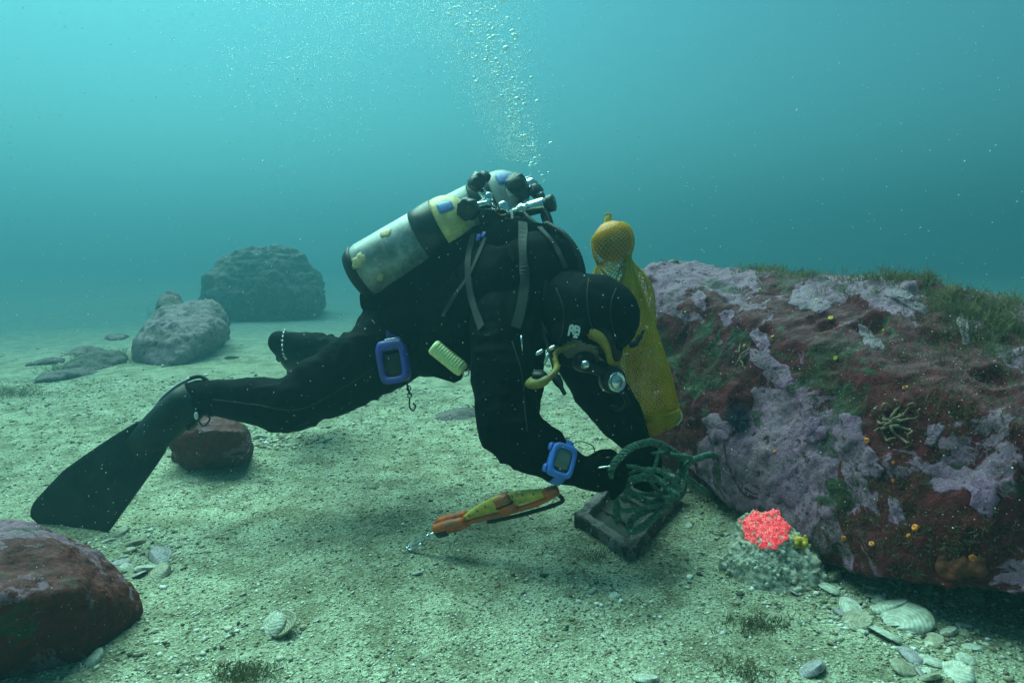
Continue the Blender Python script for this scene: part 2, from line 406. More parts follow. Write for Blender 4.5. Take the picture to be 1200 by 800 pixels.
# ================================================================== SEABED
def make_seabed():
    N = 460; u = np.linspace(-1, 1, N); k = math.asinh(70 / .55)
    s1 = .55 * np.sinh(k * u)
    X, Y = np.meshgrid(s1 + .1, s1 + 1.9)
    x, y = X.ravel(), Y.ravel(); z = ground_h(x, y)
    V = np.stack([x, y, z], 1); i = np.arange(N * N).reshape(N, N)
    Fc = np.stack([i[:-1, :-1], i[:-1, 1:], i[1:, 1:], i[1:, :-1]], -1).reshape(-1, 4)
    me = bpy.data.meshes.new('seabed'); me.from_pydata(V.tolist(), [], Fc.tolist()); me.update()
    o = link('seabed', me, 'sand', origin=(0, 0, 0)); o['kind'] = 'structure'; o['label'] = 'pale shelly sand seabed'
    return o
seabed = make_seabed()

# ================================================================== ROCKS
def hull_mesh(pts):
    bm = bmesh.new()
    for p in pts: bm.verts.new(p)
    r = bmesh.ops.convex_hull(bm, input=bm.verts)
    bmesh.ops.delete(bm, geom=[g for g in set(r['geom_interior'] + r['geom_unused']) if isinstance(g, bmesh.types.BMVert)], context='VERTS')
    me = bpy.data.meshes.new('hull'); bm.to_mesh(me); bm.free(); return me
def rock(name, pts, voxel, amp, mat, label, cat='rock', group=None, smooth=10, seed=1, freq=4.0, dents=(), ridge=.38):
    me = remesh(hull_mesh(pts), voxel, smooth)
    V, Nn = verts(me), norms(me)
    d = amp * (fbm(V, freq * .45, 2, seed) * 1.2 + .8 * fbm(V, freq, 3, seed + 5) + ridge * (1 - 2 * np.abs(fbm(V, freq * 2.2, 3, seed + 9))) + .30 * fbm(V, freq * 6, 3, seed + 13))
    d += amp * .20 * fbm(V, freq * 16, 2, seed + 31)
    for p, r, dep in dents:
        q = np.linalg.norm(V - p, axis=1) / r; d -= dep * np.exp(-q ** 4 * 1.2)
        d += dep * .18 * np.exp(-((q - 1.25) / .25) ** 2)
    setv(me, V + Nn * d[:, None])
    return tag(link(name, me, mat), label, cat, group)

# big boulder on the right: ridge at the rear, face leaning towards the lens, undercut at the near foot
B = [at(748, 322, 2.72), at(790, 310, 2.75), at(860, 313, 2.65), at(960, 325, 2.35), at(1060, 338, 2.05), at(1200, 384, 1.78), at(1420, 430, 1.62),
     at(742, 400, 2.62), at(760, 505, 2.50), at(820, 560, 2.40), at(880, 600, 2.12), at(905, 640, 1.90), at(1010, 678, 1.62), at(1120, 694, 1.48), at(1240, 702, 1.38), at(1450, 715, 1.30),
     at(900, 430, 2.24), at(1010, 480, 1.84), at(1120, 500, 1.60), at(1220, 510, 1.44), at(1450, 530, 1.34), at(960, 590, 1.88), at(1130, 620, 1.48),
     (0.62, 3.25, .55), (1.3, 3.3, .6), (2.0, 2.7, .55), (2.3, 2.0, .5), (.62, 3.2, -.05), (1.3, 3.3, -.05), (2.2, 2.4, -.05), (1.5, 2.0, -.06), (2.4, 1.7, .1)] + [gpt(x, y, -.03) for x, y in ((820, 565), (890, 612), (930, 645))]
dl = [(1020, 372, 1.92, .05, .045), (985, 362, 2.0, .03, .03), (945, 440, 2.07, .035, .03), (968, 378, 2.0, .035, .03), (1170, 470, 1.62, .05, .05),
      (1135, 505, 1.63, .028, .03), (1022, 565, 1.75, .022, .02), (1060, 572, 1.73, .018, .02), (1180, 605, 1.55, .04, .04), (1090, 350, 1.98, .05, .03), (930, 540, 1.98, .03, .02), (1110, 425, 1.68, .03, .03), (1075, 520, 1.70, .022, .024), (1150, 440, 1.62, .026, .03), (960, 475, 1.98, .022, .02), (885, 470, 2.2, .03, .022), (1000, 600, 1.78, .02, .02), (1105, 590, 1.58, .02, .025), (1060, 640, 1.62, .02, .022), (1150, 540, 1.56, .022, .025), (1188, 400, 1.68, .035, .03)]
boulder = rock('boulder', B, .0105, .038, 'boulder', 'large maroon and pink encrusted boulder filling the right side', 'boulder', seed=4, freq=3.6,
               dents=[(at(a, b_, c), r, dd) for a, b_, c, r, dd in dl])
BB = bvh_of(boulder)

P = lambda *a: [gpt(x, y, u) for x, y, u in a]
rock('rock', [at(-60, 612, 1.60), at(5, 609, 1.58), at(45, 610, 1.58), at(15, 632, 1.42), at(70, 640, 1.46), at(110, 643, 1.58), at(165, 690, 1.58), at(172, 712, 1.56), at(90, 690, 1.36), at(20, 700, 1.28), at(-60, 700, 1.25)] +
     P((165, 722, -.03), (95, 772, -.03), (0, 798, -.03), (-90, 800, -.03), (-100, 660, -.03), (60, 660, -.03), (140, 690, -.03)),
     .007, .018, 'rock_red', 'dark red algae-crusted rock in the near left corner', seed=21, freq=7, smooth=16)
rock('rock', [at(243, 330, 9.3), at(260, 303, 9.6), at(288, 289, 9.7), at(308, 290, 9.8), at(340, 296, 9.7), at(368, 316, 9.6), at(374, 345, 9.4), at(250, 352, 9.2), at(320, 300, 10.6)] +
     P((238, 362, -.1), (280, 374, -.1), (345, 370, -.1), (374, 362, -.1), (365, 350, -.1), (255, 352, -.1)),
     .028, .17, 'rock_dark', 'largest of the distant boulders, hazy behind the diver, beyond the sand', 'boulder', seed=35, freq=1.9, ridge=.08, smooth=4)
rock('rock', [at(163, 395, 5.3), at(185, 360, 5.5), at(215, 352, 5.6), at(250, 352, 5.7), at(264, 365, 5.7), at(266, 385, 5.5), at(200, 405, 5.0), at(240, 392, 5.1), at(165, 405, 5.1)] +
     P((160, 418, -.05), (195, 430, -.05), (245, 415, -.05), (268, 395, -.05), (250, 385, -.05), (170, 400, -.05)),
     .016, .07, 'rock_pale', 'flat-topped pale pink rock in the middle distance at left', seed=42, freq=3.2, ridge=.10, smooth=5)
rock('rock', [at(188, 350, 5.75), at(198, 341, 5.8), at(210, 345, 5.8), at(216, 356, 5.7), at(186, 358, 5.6), at(200, 345, 6.0)] + [at(184, 366, 5.7), at(218, 366, 5.8), at(200, 366, 6.1), at(203, 370, 5.5)],
     .014, .02, 'rock_dark', 'small dark lump perched on the flat-topped pink rock', seed=45, freq=6)
rock('rock', [at(205, 515, 2.62), at(225, 493, 2.7), at(262, 488, 2.75), at(290, 500, 2.7), at(296, 520, 2.6), at(240, 505, 2.5), at(275, 505, 2.5)] +
     P((200, 535, -.02), (225, 549, -.02), (270, 546, -.02), (297, 532, -.02), (285, 520, -.02), (210, 520, -.02)),
     .009, .026, 'rock_red', 'low round rock on the sand just behind the fin', seed=52, freq=7, ridge=.1)
rock('rock', [at(-20, 466, 4.4), at(20, 456, 4.5), at(50, 462, 4.5), at(56, 470, 4.4), at(15, 470, 4.2)] + P((-30, 480, -.03), (20, 482, -.03), (60, 476, -.03), (45, 468, -.03), (-20, 468, -.03)),
     .016, .025, 'rock_dark', 'low dark weedy rock at the left edge of the sand', seed=61, freq=4)
for i, (x, y, w, hh, lb) in enumerate([
        (78, 440, 38, 10, 'weedy rubble patch left of the flat-topped pink rock, nearest the edge rock'), (122, 425, 42, 14, 'weedy rubble patch at the left foot of the flat-topped pink rock'),
        (98, 413, 26, 8, 'small weedy rubble patch behind the others left of the pink rock'), (60, 424, 22, 6, 'smallest far weedy rubble patch near the left edge'),
        (540, 487, 34, 8, 'flat weedy stone on the sand below the diver\'s belly'), (366, 583, 9, 5, 'small flat grey stone lying alone on open sand'),
        (140, 396, 20, 6, 'low rubble just behind the left tip of the pink rock'), (345, 372, 20, 5, 'low rubble at the right foot of the distant boulder')]):
    g = gpt(x, y); Z = zof(g); k = Z / F; pts = []
    for j in range(22):
        a = random.random() * 6.283; r = math.sqrt(random.random())
        pts.append(g + np.array((math.cos(a) * r * w * k, math.sin(a) * r * w * k * 1.3, (hh * k * 1.3) * (1 - r * r) * random.uniform(.4, 1.1) - .015)))
    rock('weedy_stone', pts + [p * np.array((1, 1, 0)) + np.array((0, 0, g[2] - .03)) for p in pts[:8]], max(.006, w * k / 16), w * k * .10, 'rock_dark' if i != 5 else 'rock_pale', lb, 'stone', seed=70 + i, freq=1.2 / (w * k))

# ================================================================== THE DIVER
# body: one continuous surface grown from a posed skeleton (right side towards the lens, belly down, head down over the work)
def A(*q): return [(at(x, y, z), r) for x, y, z, r in q]
def finger(b, pts, r0, r1):
    k = len(pts); b.chain([(p, r0 + (r1 - r0) * i / (k - 1)) for i, p in enumerate(pts)])
body_raw = MB()
body_raw.chain(A((462, 396, 2.20, .132), (512, 388, 2.13, .138), (556, 374, 2.07, .150), (600, 348, 2.00, .178), (628, 332, 1.97, .150)))
body_raw.chain(A((628, 330, 1.97, .125), (650, 344, 1.92, .092), (668, 356, 1.87, .085)))            # neck
body_raw.chain(A((672, 362, 1.86, .088), (697, 367, 1.83, .096), (706, 372, 1.82, .094)))            # skull
body_raw.chain(A((690, 390, 1.82, .082), (676, 402, 1.82, .066), (666, 408, 1.82, .050)))            # face and jaw
body_raw.chain(A((610, 352, 1.95, .12), (597, 378, 1.86, .104), (594, 440, 1.77, .094), (597, 500, 1.71, .076)))   # near upper arm
body_raw.chain(A((597, 502, 1.71, .075), (628, 526, 1.69, .066), (655, 541, 1.69, .050), (672, 549, 1.69, .041)))  # near forearm
body_raw.chain(A((632, 345, 2.05, .12), (662, 372, 2.10, .095), (700, 452, 2.03, .077)))               # far upper arm
body_raw.chain(A((700, 452, 2.03, .077), (726, 488, 1.97, .064), (742, 512, 1.93, .046), (747, 520, 1.92, .040)))
body_raw.chain(A((465, 404, 2.16, .124), (408, 438, 2.10, .108), (346, 472, 2.06, .083)))              # near leg
body_raw.chain(A((346, 472, 2.06, .083), (330, 474, 2.06, .078), (292, 469, 2.08, .067), (240, 465, 2.10, .049), (224, 466, 2.10, .046)))
body_raw.chain(A((224, 466, 2.10, .046), (200, 486, 2.10, .040), (176, 508, 2.10, .030)))              # near foot
body_raw.chain(A((474, 402, 2.32, .120), (416, 428, 2.48, .088), (382, 412, 2.58, .066), (350, 404, 2.66, .047), (328, 401, 2.70, .046), (332, 408, 2.80, .040), (334, 416, 2.90, .034)))
# near hand: palm edge-on, four fingers curled over the rope, thumb from the side of the palm
for c, r in A((684, 552, 1.69, .036), (697, 552, 1.69, .037), (703, 556, 1.70, .035)): body_raw.ell(c, r)
body_raw.chain(A((684, 548, 1.69, .030), (704, 548, 1.70, .030))); body_raw.chain(A((684, 560, 1.68, .028), (702, 564, 1.69, .028)))
NEAR_F = [[(704, 543, 1.71), (720, 539, 1.71), (730, 545, 1.71), (729, 555, 1.70)], [(707, 550, 1.70), (724, 549, 1.70), (733, 556, 1.70), (730, 566, 1.69)],
          [(707, 558, 1.69), (722, 559, 1.69), (730, 566, 1.69), (726, 575, 1.68)], [(703, 566, 1.68), (716, 569, 1.68), (722, 575, 1.68), (718, 582, 1.675)],
          [(690, 540, 1.72), (704, 531, 1.74), (716, 530, 1.75), (722, 534, 1.75)]]
for fp in NEAR_F: finger(body_raw, [at(*p) for p in fp], .0130, .0100)
# far hand reaching down to the trap
for c, r in A((750, 526, 1.91, .036), (754, 536, 1.90, .037), (757, 543, 1.89, .034)): body_raw.ell(c, r)
body_raw.chain(A((744, 534, 1.89, .026), (748, 546, 1.88, .026))); body_raw.chain(A((764, 532, 1.91, .026), (766, 545, 1.90, .026)))
FAR_F = [[(744, 545, 1.87), (742, 559, 1.85), (745, 568, 1.84), (751, 570, 1.85)], [(752, 548, 1.87), (752, 564, 1.85), (756, 573, 1.84), (762, 573, 1.85)],
         [(761, 548, 1.88), (763, 564, 1.86), (767, 571, 1.85), (772, 570, 1.86)], [(769, 545, 1.89), (773, 558, 1.88), (777, 564, 1.87), (780, 561, 1.88)],
         [(741, 532, 1.88), (733, 541, 1.86), (731, 550, 1.85), (735, 556, 1.84)]]
for fp in FAR_F: finger(body_raw, [at(*p) for p in fp], .0130, .0100)
me = remesh(body_raw.mesh('person'), .0062, 5, .5)
V, Nn = verts(me), norms(me)
HEAD = at(694, 372, 1.83)
# folds of the suit: creases run round the limbs, strongest at the joints, none on the hands and head
w = np.zeros(len(V))
for (c, rad, k) in [(at(597, 500, 1.71), .17, 1.0), (at(346, 472, 2.06), .18, 1.0), (at(455, 405, 2.17), .20, .9), (at(600, 390, 1.86), .20, .8), (at(250, 466, 2.1), .12, .6), (at(700, 452, 2.03), .15, .7), (at(380, 412, 2.55), .15, .8), (at(640, 528, 1.69), .10, .7)]:
    w = np.maximum(w, k * np.exp(-(np.linalg.norm(V - c, axis=1) / rad) ** 2))
w = np.clip(w + .22, 0, 1) * np.clip((np.linalg.norm(V - HEAD, axis=1) - .12) / .06, 0, 1)
hx = np.minimum(np.linalg.norm(V - at(712, 553, 1.70), axis=1), np.linalg.norm(V - at(757, 550, 1.88), axis=1))
w *= np.clip((hx - .07) / .05, 0, 1)
Q = V.copy(); Q[:, 0] += .05 * fbm(V, 5, 2, 77); Q[:, 2] += .05 * fbm(V, 5, 2, 78)
fold = 1 - 2 * np.abs(vnoise(Q * np.array((26, 9, 13)), 5)); fold2 = 1 - 2 * np.abs(vnoise(Q * np.array((13, 7, 24)), 8))
V = V + Nn * (w * (.0065 * fold + .0055 * fold2) + .0012 * vnoise(V * 60, 3) * (hx > .1))[:, None]
setv(me, V)
person = link('person', me, 'suit')
tag(person, 'diver in black suit and hood working head-down over the seabed', 'person')
BP = bvh_of(person)
# a little bare skin round the mouth
me.materials.append(MAT['skin'])
up_h, face = nrm(at(724, 382, 1.80) - at(668, 360, 1.87)), nrm(at(688, 420, 1.80) - at(690, 372, 1.83))
face = nrm(face - np.dot(face, up_h) * up_h); lat = np.cross(up_h, face)
FC = at(692, 372, 1.83)
VB = verts(me) + np.array(person.location)
cen = np.array([VB[p.vertices[0]] for p in me.polygons])
rel = cen - FC; hit = (rel @ face > .074) & (np.linalg.norm(rel, axis=1) < .135)
idx = np.zeros(len(me.polygons), int); idx[hit] = 1; me.polygons.foreach_set('material_index', idx.tolist())

# --- hood: a shell over skull and neck with an open face
hb = MB()
hb.chain(A((664, 354, 1.87, .086), (672, 361, 1.86, .095), (697, 366, 1.83, .104), (706, 371, 1.82, .102)))
hb.chain(A((690, 386, 1.82, .090), (676, 398, 1.82, .074)))
hb.chain(A((648, 347, 1.92, .092), (664, 354, 1.87, .087)))
hm = remesh(hb.mesh('hood'), .0065, 5)
V, Nn = verts(hm), norms(hm)
V = V + Nn * (.0030 * (1 - 2 * np.abs(vnoise(V * np.array((30, 10, 14)), 2))) * np.clip((FC[0] + .01 - V[:, 0]) / .05 + .2, .15, 1))[:, None]
setv(hm, V)
bm = bmesh.new(); bm.from_mesh(hm)
kill = []
for f in bm.faces:
    r = np.array(f.calc_center_median()) - FC
    a, b_, c = np.dot(r, face), np.dot(r, up_h), np.dot(r, lat)
    if a > .028 and ((b_ - .026) / .086) ** 2 + (c / .080) ** 2 < 1: kill.append(f)
bmesh.ops.delete(bm, geom=kill, context='FACES'); bm.to_mesh(hm); bm.free()
hood = link('hood', evaluated(hm, [('SOLIDIFY', dict(thickness=.004, offset=-1))]), 'neoprene', person)
BH = bvh_of(hood)
def seam(pix, bvh, par, r=.0022, mt='strap'):
    q = spline([np.array((x, y, 0.0)) for x, y in pix], 8); C = []
    for p in q:
        c, nn = on(bvh, p[0], p[1], r * .3)
        if c is not None and (not C or np.linalg.norm(c - C[-1]) < .06): C.append(c)
    if len(C) > 4:
        C = np.array(C)
        for _ in range(2): C[1:-1] = (C[:-2] + 2 * C[1:-1] + C[2:]) / 4
        MB().tube(list(C), r, 6).build('seam', mt, par)
seam([(690, 327), (688, 345), (690, 370), (697, 392)], BH, hood, .0020)
seam([(652, 338), (660, 360), (660, 385), (655, 400)], BH, hood, .0026)
seam([(722, 338), (716, 355), (716, 378), (722, 398)], BH, hood, .0018)
seam([(600, 400), (612, 440), (615, 480), (618, 505)], BP, person, .0020)
seam([(440, 430), (400, 455), (350, 480), (300, 474), (250, 468)], BP, person, .0020)
# white maker's emblem printed on the hood, near side
c0, n0 = on(BH, 673, 388, .0015)
e1 = nrm(np.cross(n0, (0, 0, 1.0))); e1 = e1 if e1[0] > 0 else -e1; e2 = nrm(np.cross(e1, n0)); e2 = e2 if e2[2] > 0 else -e2
em = MB()
def stroke(x0, y0, x1, y1, t=.0052):
    a, b_ = np.array((x0, y0)), np.array((x1, y1)); d = (b_ - a) / np.linalg.norm(b_ - a); k = np.array((-d[1], d[0])) * t / 2
    q = [a - k, b_ - k, b_ + k, a + k]
    em.box(c0 + e1 * (a + b_)[0] / 2 + e2 * (a + b_)[1] / 2, [e1 * d[0] + e2 * d[1], -e1 * d[1] + e2 * d[0], n0], (np.linalg.norm(b_ - a), t, .0014), .1)
for s_ in [(-.015, -.012, -.010, .014), (-.010, .014, -.003, .015), (-.003, .015, -.004, -.004), (-.012, .001, -.004, .003), (.002, .014, .003, -.002), (.002, .014, .014, .010), (.014, .010, .013, -.004), (.003, .004, .013, .003), (-.004, -.006, .014, -.008), (-.002, -.014, .010, -.015), (.004, -.008, .003, -.014)]: stroke(*s_)
em.build('emblem', 'white', hood, False)

# --- mask
mk = MB(); mc = FC + face * .090 + up_h * .054
a = np.linspace(0, 2 * math.pi, 40, endpoint=False)
def mask_ring(d, s_, bend=.05):
    x = .070 * s_ * np.sign(np.cos(a)) * np.abs(np.cos(a)) ** .6; y = .054 * s_ * np.sign(np.sin(a)) * np.abs(np.sin(a)) ** .7
    return mc + np.outer(x, lat) + np.outer(y, up_h) + np.outer(d - bend * (x / .08) ** 2, face)
mask = MB().rings([mask_ring(-.006, 1.10), mask_ring(-.005, 1.13), mask_ring(.004, 1.14), mask_ring(.009, 1.10), mask_ring(.009, .96), mask_ring(.004, .93), mask_ring(-.006, .96), mask_ring(-.006, 1.10)], cap=False).build('mask', 'maskyellow', person)
MB().rings([mask_ring(-.035, 1.02), mask_ring(-.011, 1.12), mask_ring(-.011, .9), mask_ring(-.033, .85)], cap=False).build('mask_skirt', 'rubber', mask)
MB().rings([mask_ring(.002, .96), mask_ring(.005, .95), mask_ring(.005, .02)], cap=False).build('lens', 'glass', mask)
# loose strap end at the buckle
MB().tube(spline([at(738, 404, 1.74), at(745, 402, 1.73), at(750, 394, 1.73), at(755, 386, 1.73)], 4), [.010] * 5 + [.007] * 4 + [.004] * 4, 6, .5, 1).build('strap_tail', 'rubber', mask)

# --- far side fin and near fin
def make_fin(heel, d, wv, L=.62, wide=.118):
    d = nrm(d); wv = nrm(wv - np.dot(wv, d) * d); nv = np.cross(wv, d)
    if nv[1] > 0: nv = -nv
    fin = MB()
    # foot pocket: an open shoe
    R = []
    for s_, hw, ht, of in [(-.01, .050, .050, 0), (.03, .056, .056, .004), (.09, .060, .052, .004), (.15, .060, .040, .002), (.20, .056, .026, .0), (.25, .050, .014, .0)]:
        aa = np.linspace(0, 2 * math.pi, 20, endpoint=False); R.append(heel + d * s_ + nv * of + np.outer(np.cos(aa) * hw, wv) + np.outer(np.sin(aa) * ht, nv))
    fo = fin.rings(R).build('fin', 'fin', person)
    # blade: flares to a notched tip, slightly bowed, with ribs along it
    nx, ny = 16, 30; top, bot = [], []
    for j in range(ny + 1):
        t = j / ny; s_ = .17 + (L - .17) * t
        hw = .060 + (wide - .060) * min(1, t * 1.7) ** .8; hw -= .022 * (max(0, t - .88) / .12) ** 2
        for i in range(nx + 1):
            q = i / nx * 2 - 1; tip = .030 * (1 - abs(q)) * (t ** 8) * -1 + .018 * abs(q) ** 3 * -(t ** 6)
            bow = -.05 * t * t + .016 * q * q * t
            rib = .006 * max(0, 1 - abs(abs(q) - .96) / .05) + .006 * max(0, 1 - abs(abs(q) - .42) / .07) * (1 - t) + .006 * max(0, 1 - abs(q) / .08) * (1 - t)
            p = heel + d * (s_ + tip) + wv * q * hw + nv * bow
            top.append(p + nv * (.0035 + rib)); bot.append(p - nv * (.0035 + rib))
    k = nx + 1; n0_ = len(top); Fc = []
    for j in range(ny):
        for i in range(nx):
            a0 = j * k + i; Fc += [(a0, a0 + 1, a0 + 1 + k, a0 + k), (n0_ + a0 + k, n0_ + a0 + 1 + k, n0_ + a0 + 1, n0_ + a0)]
    rim = [i for i in range(k)] + [j * k + nx for j in range(1, ny + 1)] + [ny * k + i for i in range(nx - 1, -1, -1)] + [j * k for j in range(ny - 1, 0, -1)]
    for q, r_ in zip(rim, rim[1:] + rim[:1]): Fc.append((q, n0_ + q, n0_ + r_, r_))
    MB().add(np.array(top + bot), Fc).build('blade', 'fin', fo)
    # heel strap, spring type, and buckles
    st = spline([heel + d * .06 + wv * .062, heel + d * .0 + wv * .058 + nv * .004, heel - d * .052 + wv * .034 + nv * .006, heel - d * .062 + nv * .008, heel - d * .052 - wv * .034 + nv * .006, heel - wv * .058 + nv * .004, heel + d * .06 - wv * .062], 5)
    MB().tube(st, .0065, 8).build('strap', 'rubber', fo)
    for s_ in (-1, 1):
        MB().box(heel + d * .065 + wv * s_ * .066, [d, wv, nv], (.032, .012, .022), .2).build('buckle', 'blackpl', fo)
    return fo, d, wv, nv
heelN = at(228, 464, 2.10)
fin1, fd, fw, fnv = make_fin(heelN, at(72, 612, 2.09) - heelN, np.array((.74, -.22, -.64)), .66, .120)
MB().tube(spline([heelN + fd * .10 - fw * .058 + fnv * .016, heelN + fd * .06 - fw * .060 + fnv * .024, heelN + fd * .01 - fw * .056 + fnv * .022, heelN - fd * .03 - fw * .046 + fnv * .018], 4), .0035, 6).build('edge_trim', 'white', fin1)
MB().tube(spline([at(231, 490, 2.05), at(238, 499, 2.04), at(246, 491, 2.04), at(240, 484, 2.05)], 4), .003, 6).build('pull_loop', 'blackpl', fin1)
MB().ell(at(230, 487, 2.04), np.array(((.006, 0, 0), (0, .006, 0), (0, 0, .012)))).build('pull_tab', 'white', fin1)
heelF = at(340, 410, 2.76)
fin2, *_ = make_fin(heelF, np.array((-.02, .80, -.50)), np.array((.95, .1, .1)), .60, .105)

for k in range(9):
    q = -1.15 + 2.5 * k / 8; MB().ell(at(336 - 5 * math.cos(q), 403 + 17 * math.sin(q), 2.625 + .03 * abs(math.sin(q))), .0055, 8, 6).build('strap_stud', 'chrome', fin2)
# --- buoyancy vest under the tanks, with hip pocket
vb = MB()
vb.chain(A((452, 352, 2.17, .075), (500, 335, 2.13, .095), (560, 305, 2.08, .105), (606, 296, 2.03, .105), (634, 312, 2.00, .110)))
vb.chain(A((470, 342, 2.28, .080), (540, 310, 2.24, .095), (610, 296, 2.17, .100), (640, 318, 2.08, .100)))
vb.chain(A((600, 300, 1.98, .09), (598, 345, 1.90, .10), (566, 380, 1.96, .10)))
vb.chain(A((478, 378, 2.06, .070), (520, 392, 2.00, .080), (548, 396, 1.97, .075)))
vm = remesh(vb.mesh('buoyancy_vest'), .009, 4)
V, Nn = verts(vm), norms(vm); V = V + Nn * (.010 * fbm(V, 11, 3, 12) + .006 * (1 - 2 * np.abs(vnoise(V * np.array((15, 8, 22)), 6))))[:, None]; setv(vm, V)
vest = link('buoyancy_vest', vm, 'vest', person)
BV = bvh_of(person, vest)
pk_ = MB()
hipn = on(BV, 520, 405)[1]
for (x, y, wx, hy) in [(520, 412, .135, .155)]:
    c, nn = on(BV, x, y, .012); ex = nrm(at(x + 20, y + 4, 2) - at(x, y, 2)); ex = nrm(ex - np.dot(ex, nn) * nn); ey = np.cross(nn, ex)
    pk_.box(c, [ex, ey, nn], (wx, hy, .05), .35)
pocket = pk_.build('hip_pocket', 'vest', vest)
def ribbon(bvh, pix, wdt, th, off=.004, n=10, zdef=2.0):
    q = spline([np.array((x, y, 0.0)) for x, y in pix], n); b = MB(); C, Nr = [], []
    for p in q:
        c, nn = on(bvh, p[0], p[1], off)
        if c is not None and (not C or np.linalg.norm(c - C[-1]) < .14): C.append(c); Nr.append(nn)
    if len(C) < 3: return b
    C = np.array(C); Nr = np.array(Nr)
    for _ in range(3):
        C[1:-1] = (C[:-2] + 2 * C[1:-1] + C[2:]) / 4; Nr[1:-1] = (Nr[:-2] + 2 * Nr[1:-1] + Nr[2:]) / 4
    R = []
    for i in range(len(C)):
        t = nrm(C[min(i + 1, len(C) - 1)] - C[max(0, i - 1)]); nn = nrm(Nr[i] - np.dot(Nr[i], t) * t); s_ = np.cross(t, nn)
        R.append(np.array([C[i] + s_ * wdt / 2, C[i] + s_ * wdt / 2 + nn * th, C[i] - s_ * wdt / 2 + nn * th, C[i] - s_ * wdt / 2]))
    return b.rings(R)
for pix, wd in [([(556, 275), (550, 305), (553, 345), (566, 385)], .022), ([(570, 280), (552, 322), (532, 350), (520, 372)], .014), ([(612, 262), (615, 310), (612, 350), (604, 385)], .026), ([(632, 268), (650, 290), (662, 315)], .014)]:
    MB_ = ribbon(BV, pix, wd, .003)
    if MB_.n: MB_.build('harness_strap', 'strap', person, False)
for x, y in [(561, 279), (567, 276)]:
    c, nn = on(BV, x, y, .004); MB().box(c, [*perp(nn), nn], (.012, .020, .006), .2).build('strap_toggle', 'purple', person)
# corrugated inflator hose over the far shoulder
ih = spline([at(640, 262, 1.94), at(662, 276, 1.90), at(678, 300, 1.87), at(683, 330, 1.85), at(672, 350, 1.80)], 14)
MB().tube(ih, [.0085 + (.0012 if i % 2 else 0) for i in range(len(ih))], 8).build('inflator_hose', 'rubber', person)

# --- regulator: second stage in the mouth, backup, hoses, clips on the chest
mouth = FC + face * .102 - up_h * .052
reg = empty('regulator', mouth, 'black second-stage regulator with chrome cover at the diver\'s mouth', 'regulator')
rg_dir = nrm(at(722, 447, 1.74) - at(686, 424, 1.78))
MB().lathe(at(684, 424, 1.77), nrm(face + .5 * np.array((.5, -1, 0))), [(-.03, .012), (-.02, .026), (.0, .030), (.016, .027), (.018, .012)], 20).build('mouthpiece_body', 'rubber', reg)
MB().lathe(at(686, 427, 1.735), np.array((-.2, -.9, .35)), [(-.006, .011), (.002, .012), (.007, .008), (.008, .001)], 14).build('cap', 'chrome', reg)
MB().lathe(at(719, 445, 1.77), np.array((.45, -.85, .1)), [(-.035, .020), (-.02, .034), (.004, .036), (.012, .031)], 24).build('second_stage', 'blackpl', reg)
MB().lathe(at(722.5, 447.5, 1.737), np.array((.45, -.85, .1)), [(0, .026), (.005, .026), (.006, .021), (.004, .020), (.004, .013), (.008, .012), (.009, .005), (.009, .001)], 24).build('cover_ring', 'chrome', reg)
MB().tube(spline([at(684, 428, 1.76), at(700, 432, 1.76), at(714, 440, 1.77)], 5), .017, 10).build('joint', 'rubber', reg)
MB().tube(spline([at(722, 450, 1.78), at(735, 470, 1.84), at(720, 478, 1.92), at(690, 440, 1.98), at(662, 400, 1.95), at(640, 360, 1.83), at(642, 310, 1.85), at(640, 268, 1.98), at(636, 252, 2.04)], 7), .0075, 8).build('hose', 'rubber', reg)
octo = empty('backup_regulator', at(630, 452, 1.66), 'yellow backup regulator hanging under the diver\'s chest', 'regulator')
ax_ = [nrm(at(640, 444, 1.74) - at(615, 449, 1.76)), np.array((0, 0, 1.0)), np.array((0, -1.0, 0))]
MB().ell(at(630, 447, 1.655), np.array((ax_[0] * .034, np.array((0, .03, .0)), np.array((0, 0, .017)))), 20, 12).build('case', 'hoseyellow', octo)
MB().lathe(at(632, 441, 1.65), (.1, -.3, 1), [(-.006, .018), (.006, .020), (.012, .014)], 16).build('purge_cover', 'rubber', octo)
MB().tube(spline([at(642, 444, 1.66), at(652, 432, 1.70), at(650, 416, 1.78), at(664, 406, 1.77), at(688, 402, 1.755), at(700, 406, 1.76)], 7), .0085, 8).build('hose', 'hoseyellow', octo)
gauge = empty('pressure_gauge_console', at(656, 455, 1.74), 'small black gauge on a short hose below the diver\'s chin', 'gauge')
MB().lathe(at(652, 443, 1.73), at(662, 462, 1.70) - at(652, 443, 1.73), [(-.012, .008), (.0, .013), (.018, .011), (.03, .006), (.052, .005), (.053, .001)], 14).build('case', 'blackpl', gauge)
MB().tube(spline([at(652, 443, 1.73), at(648, 425, 1.75), at(640, 400, 1.78), at(630, 375, 1.80)], 6), .006, 8).build('hose', 'rubber', gauge)
for i, (x, y, dx, dy) in enumerate([(630, 414, 12, -7), (640, 420, 6, -12), (646, 408, 8, -4)]):
    MB().tube(spline([at(x - dx / 2, y - dy / 2, 1.735), at(x, y, 1.73), at(x + dx / 2, y + dy / 2, 1.735)], 4), .0055, 8).build('chest_clip', 'chrome', person)
MB().tube([at(611, 393, 1.70), at(612, 412, 1.70)], .0022, 6).build('chest_clip', 'chrome', person)

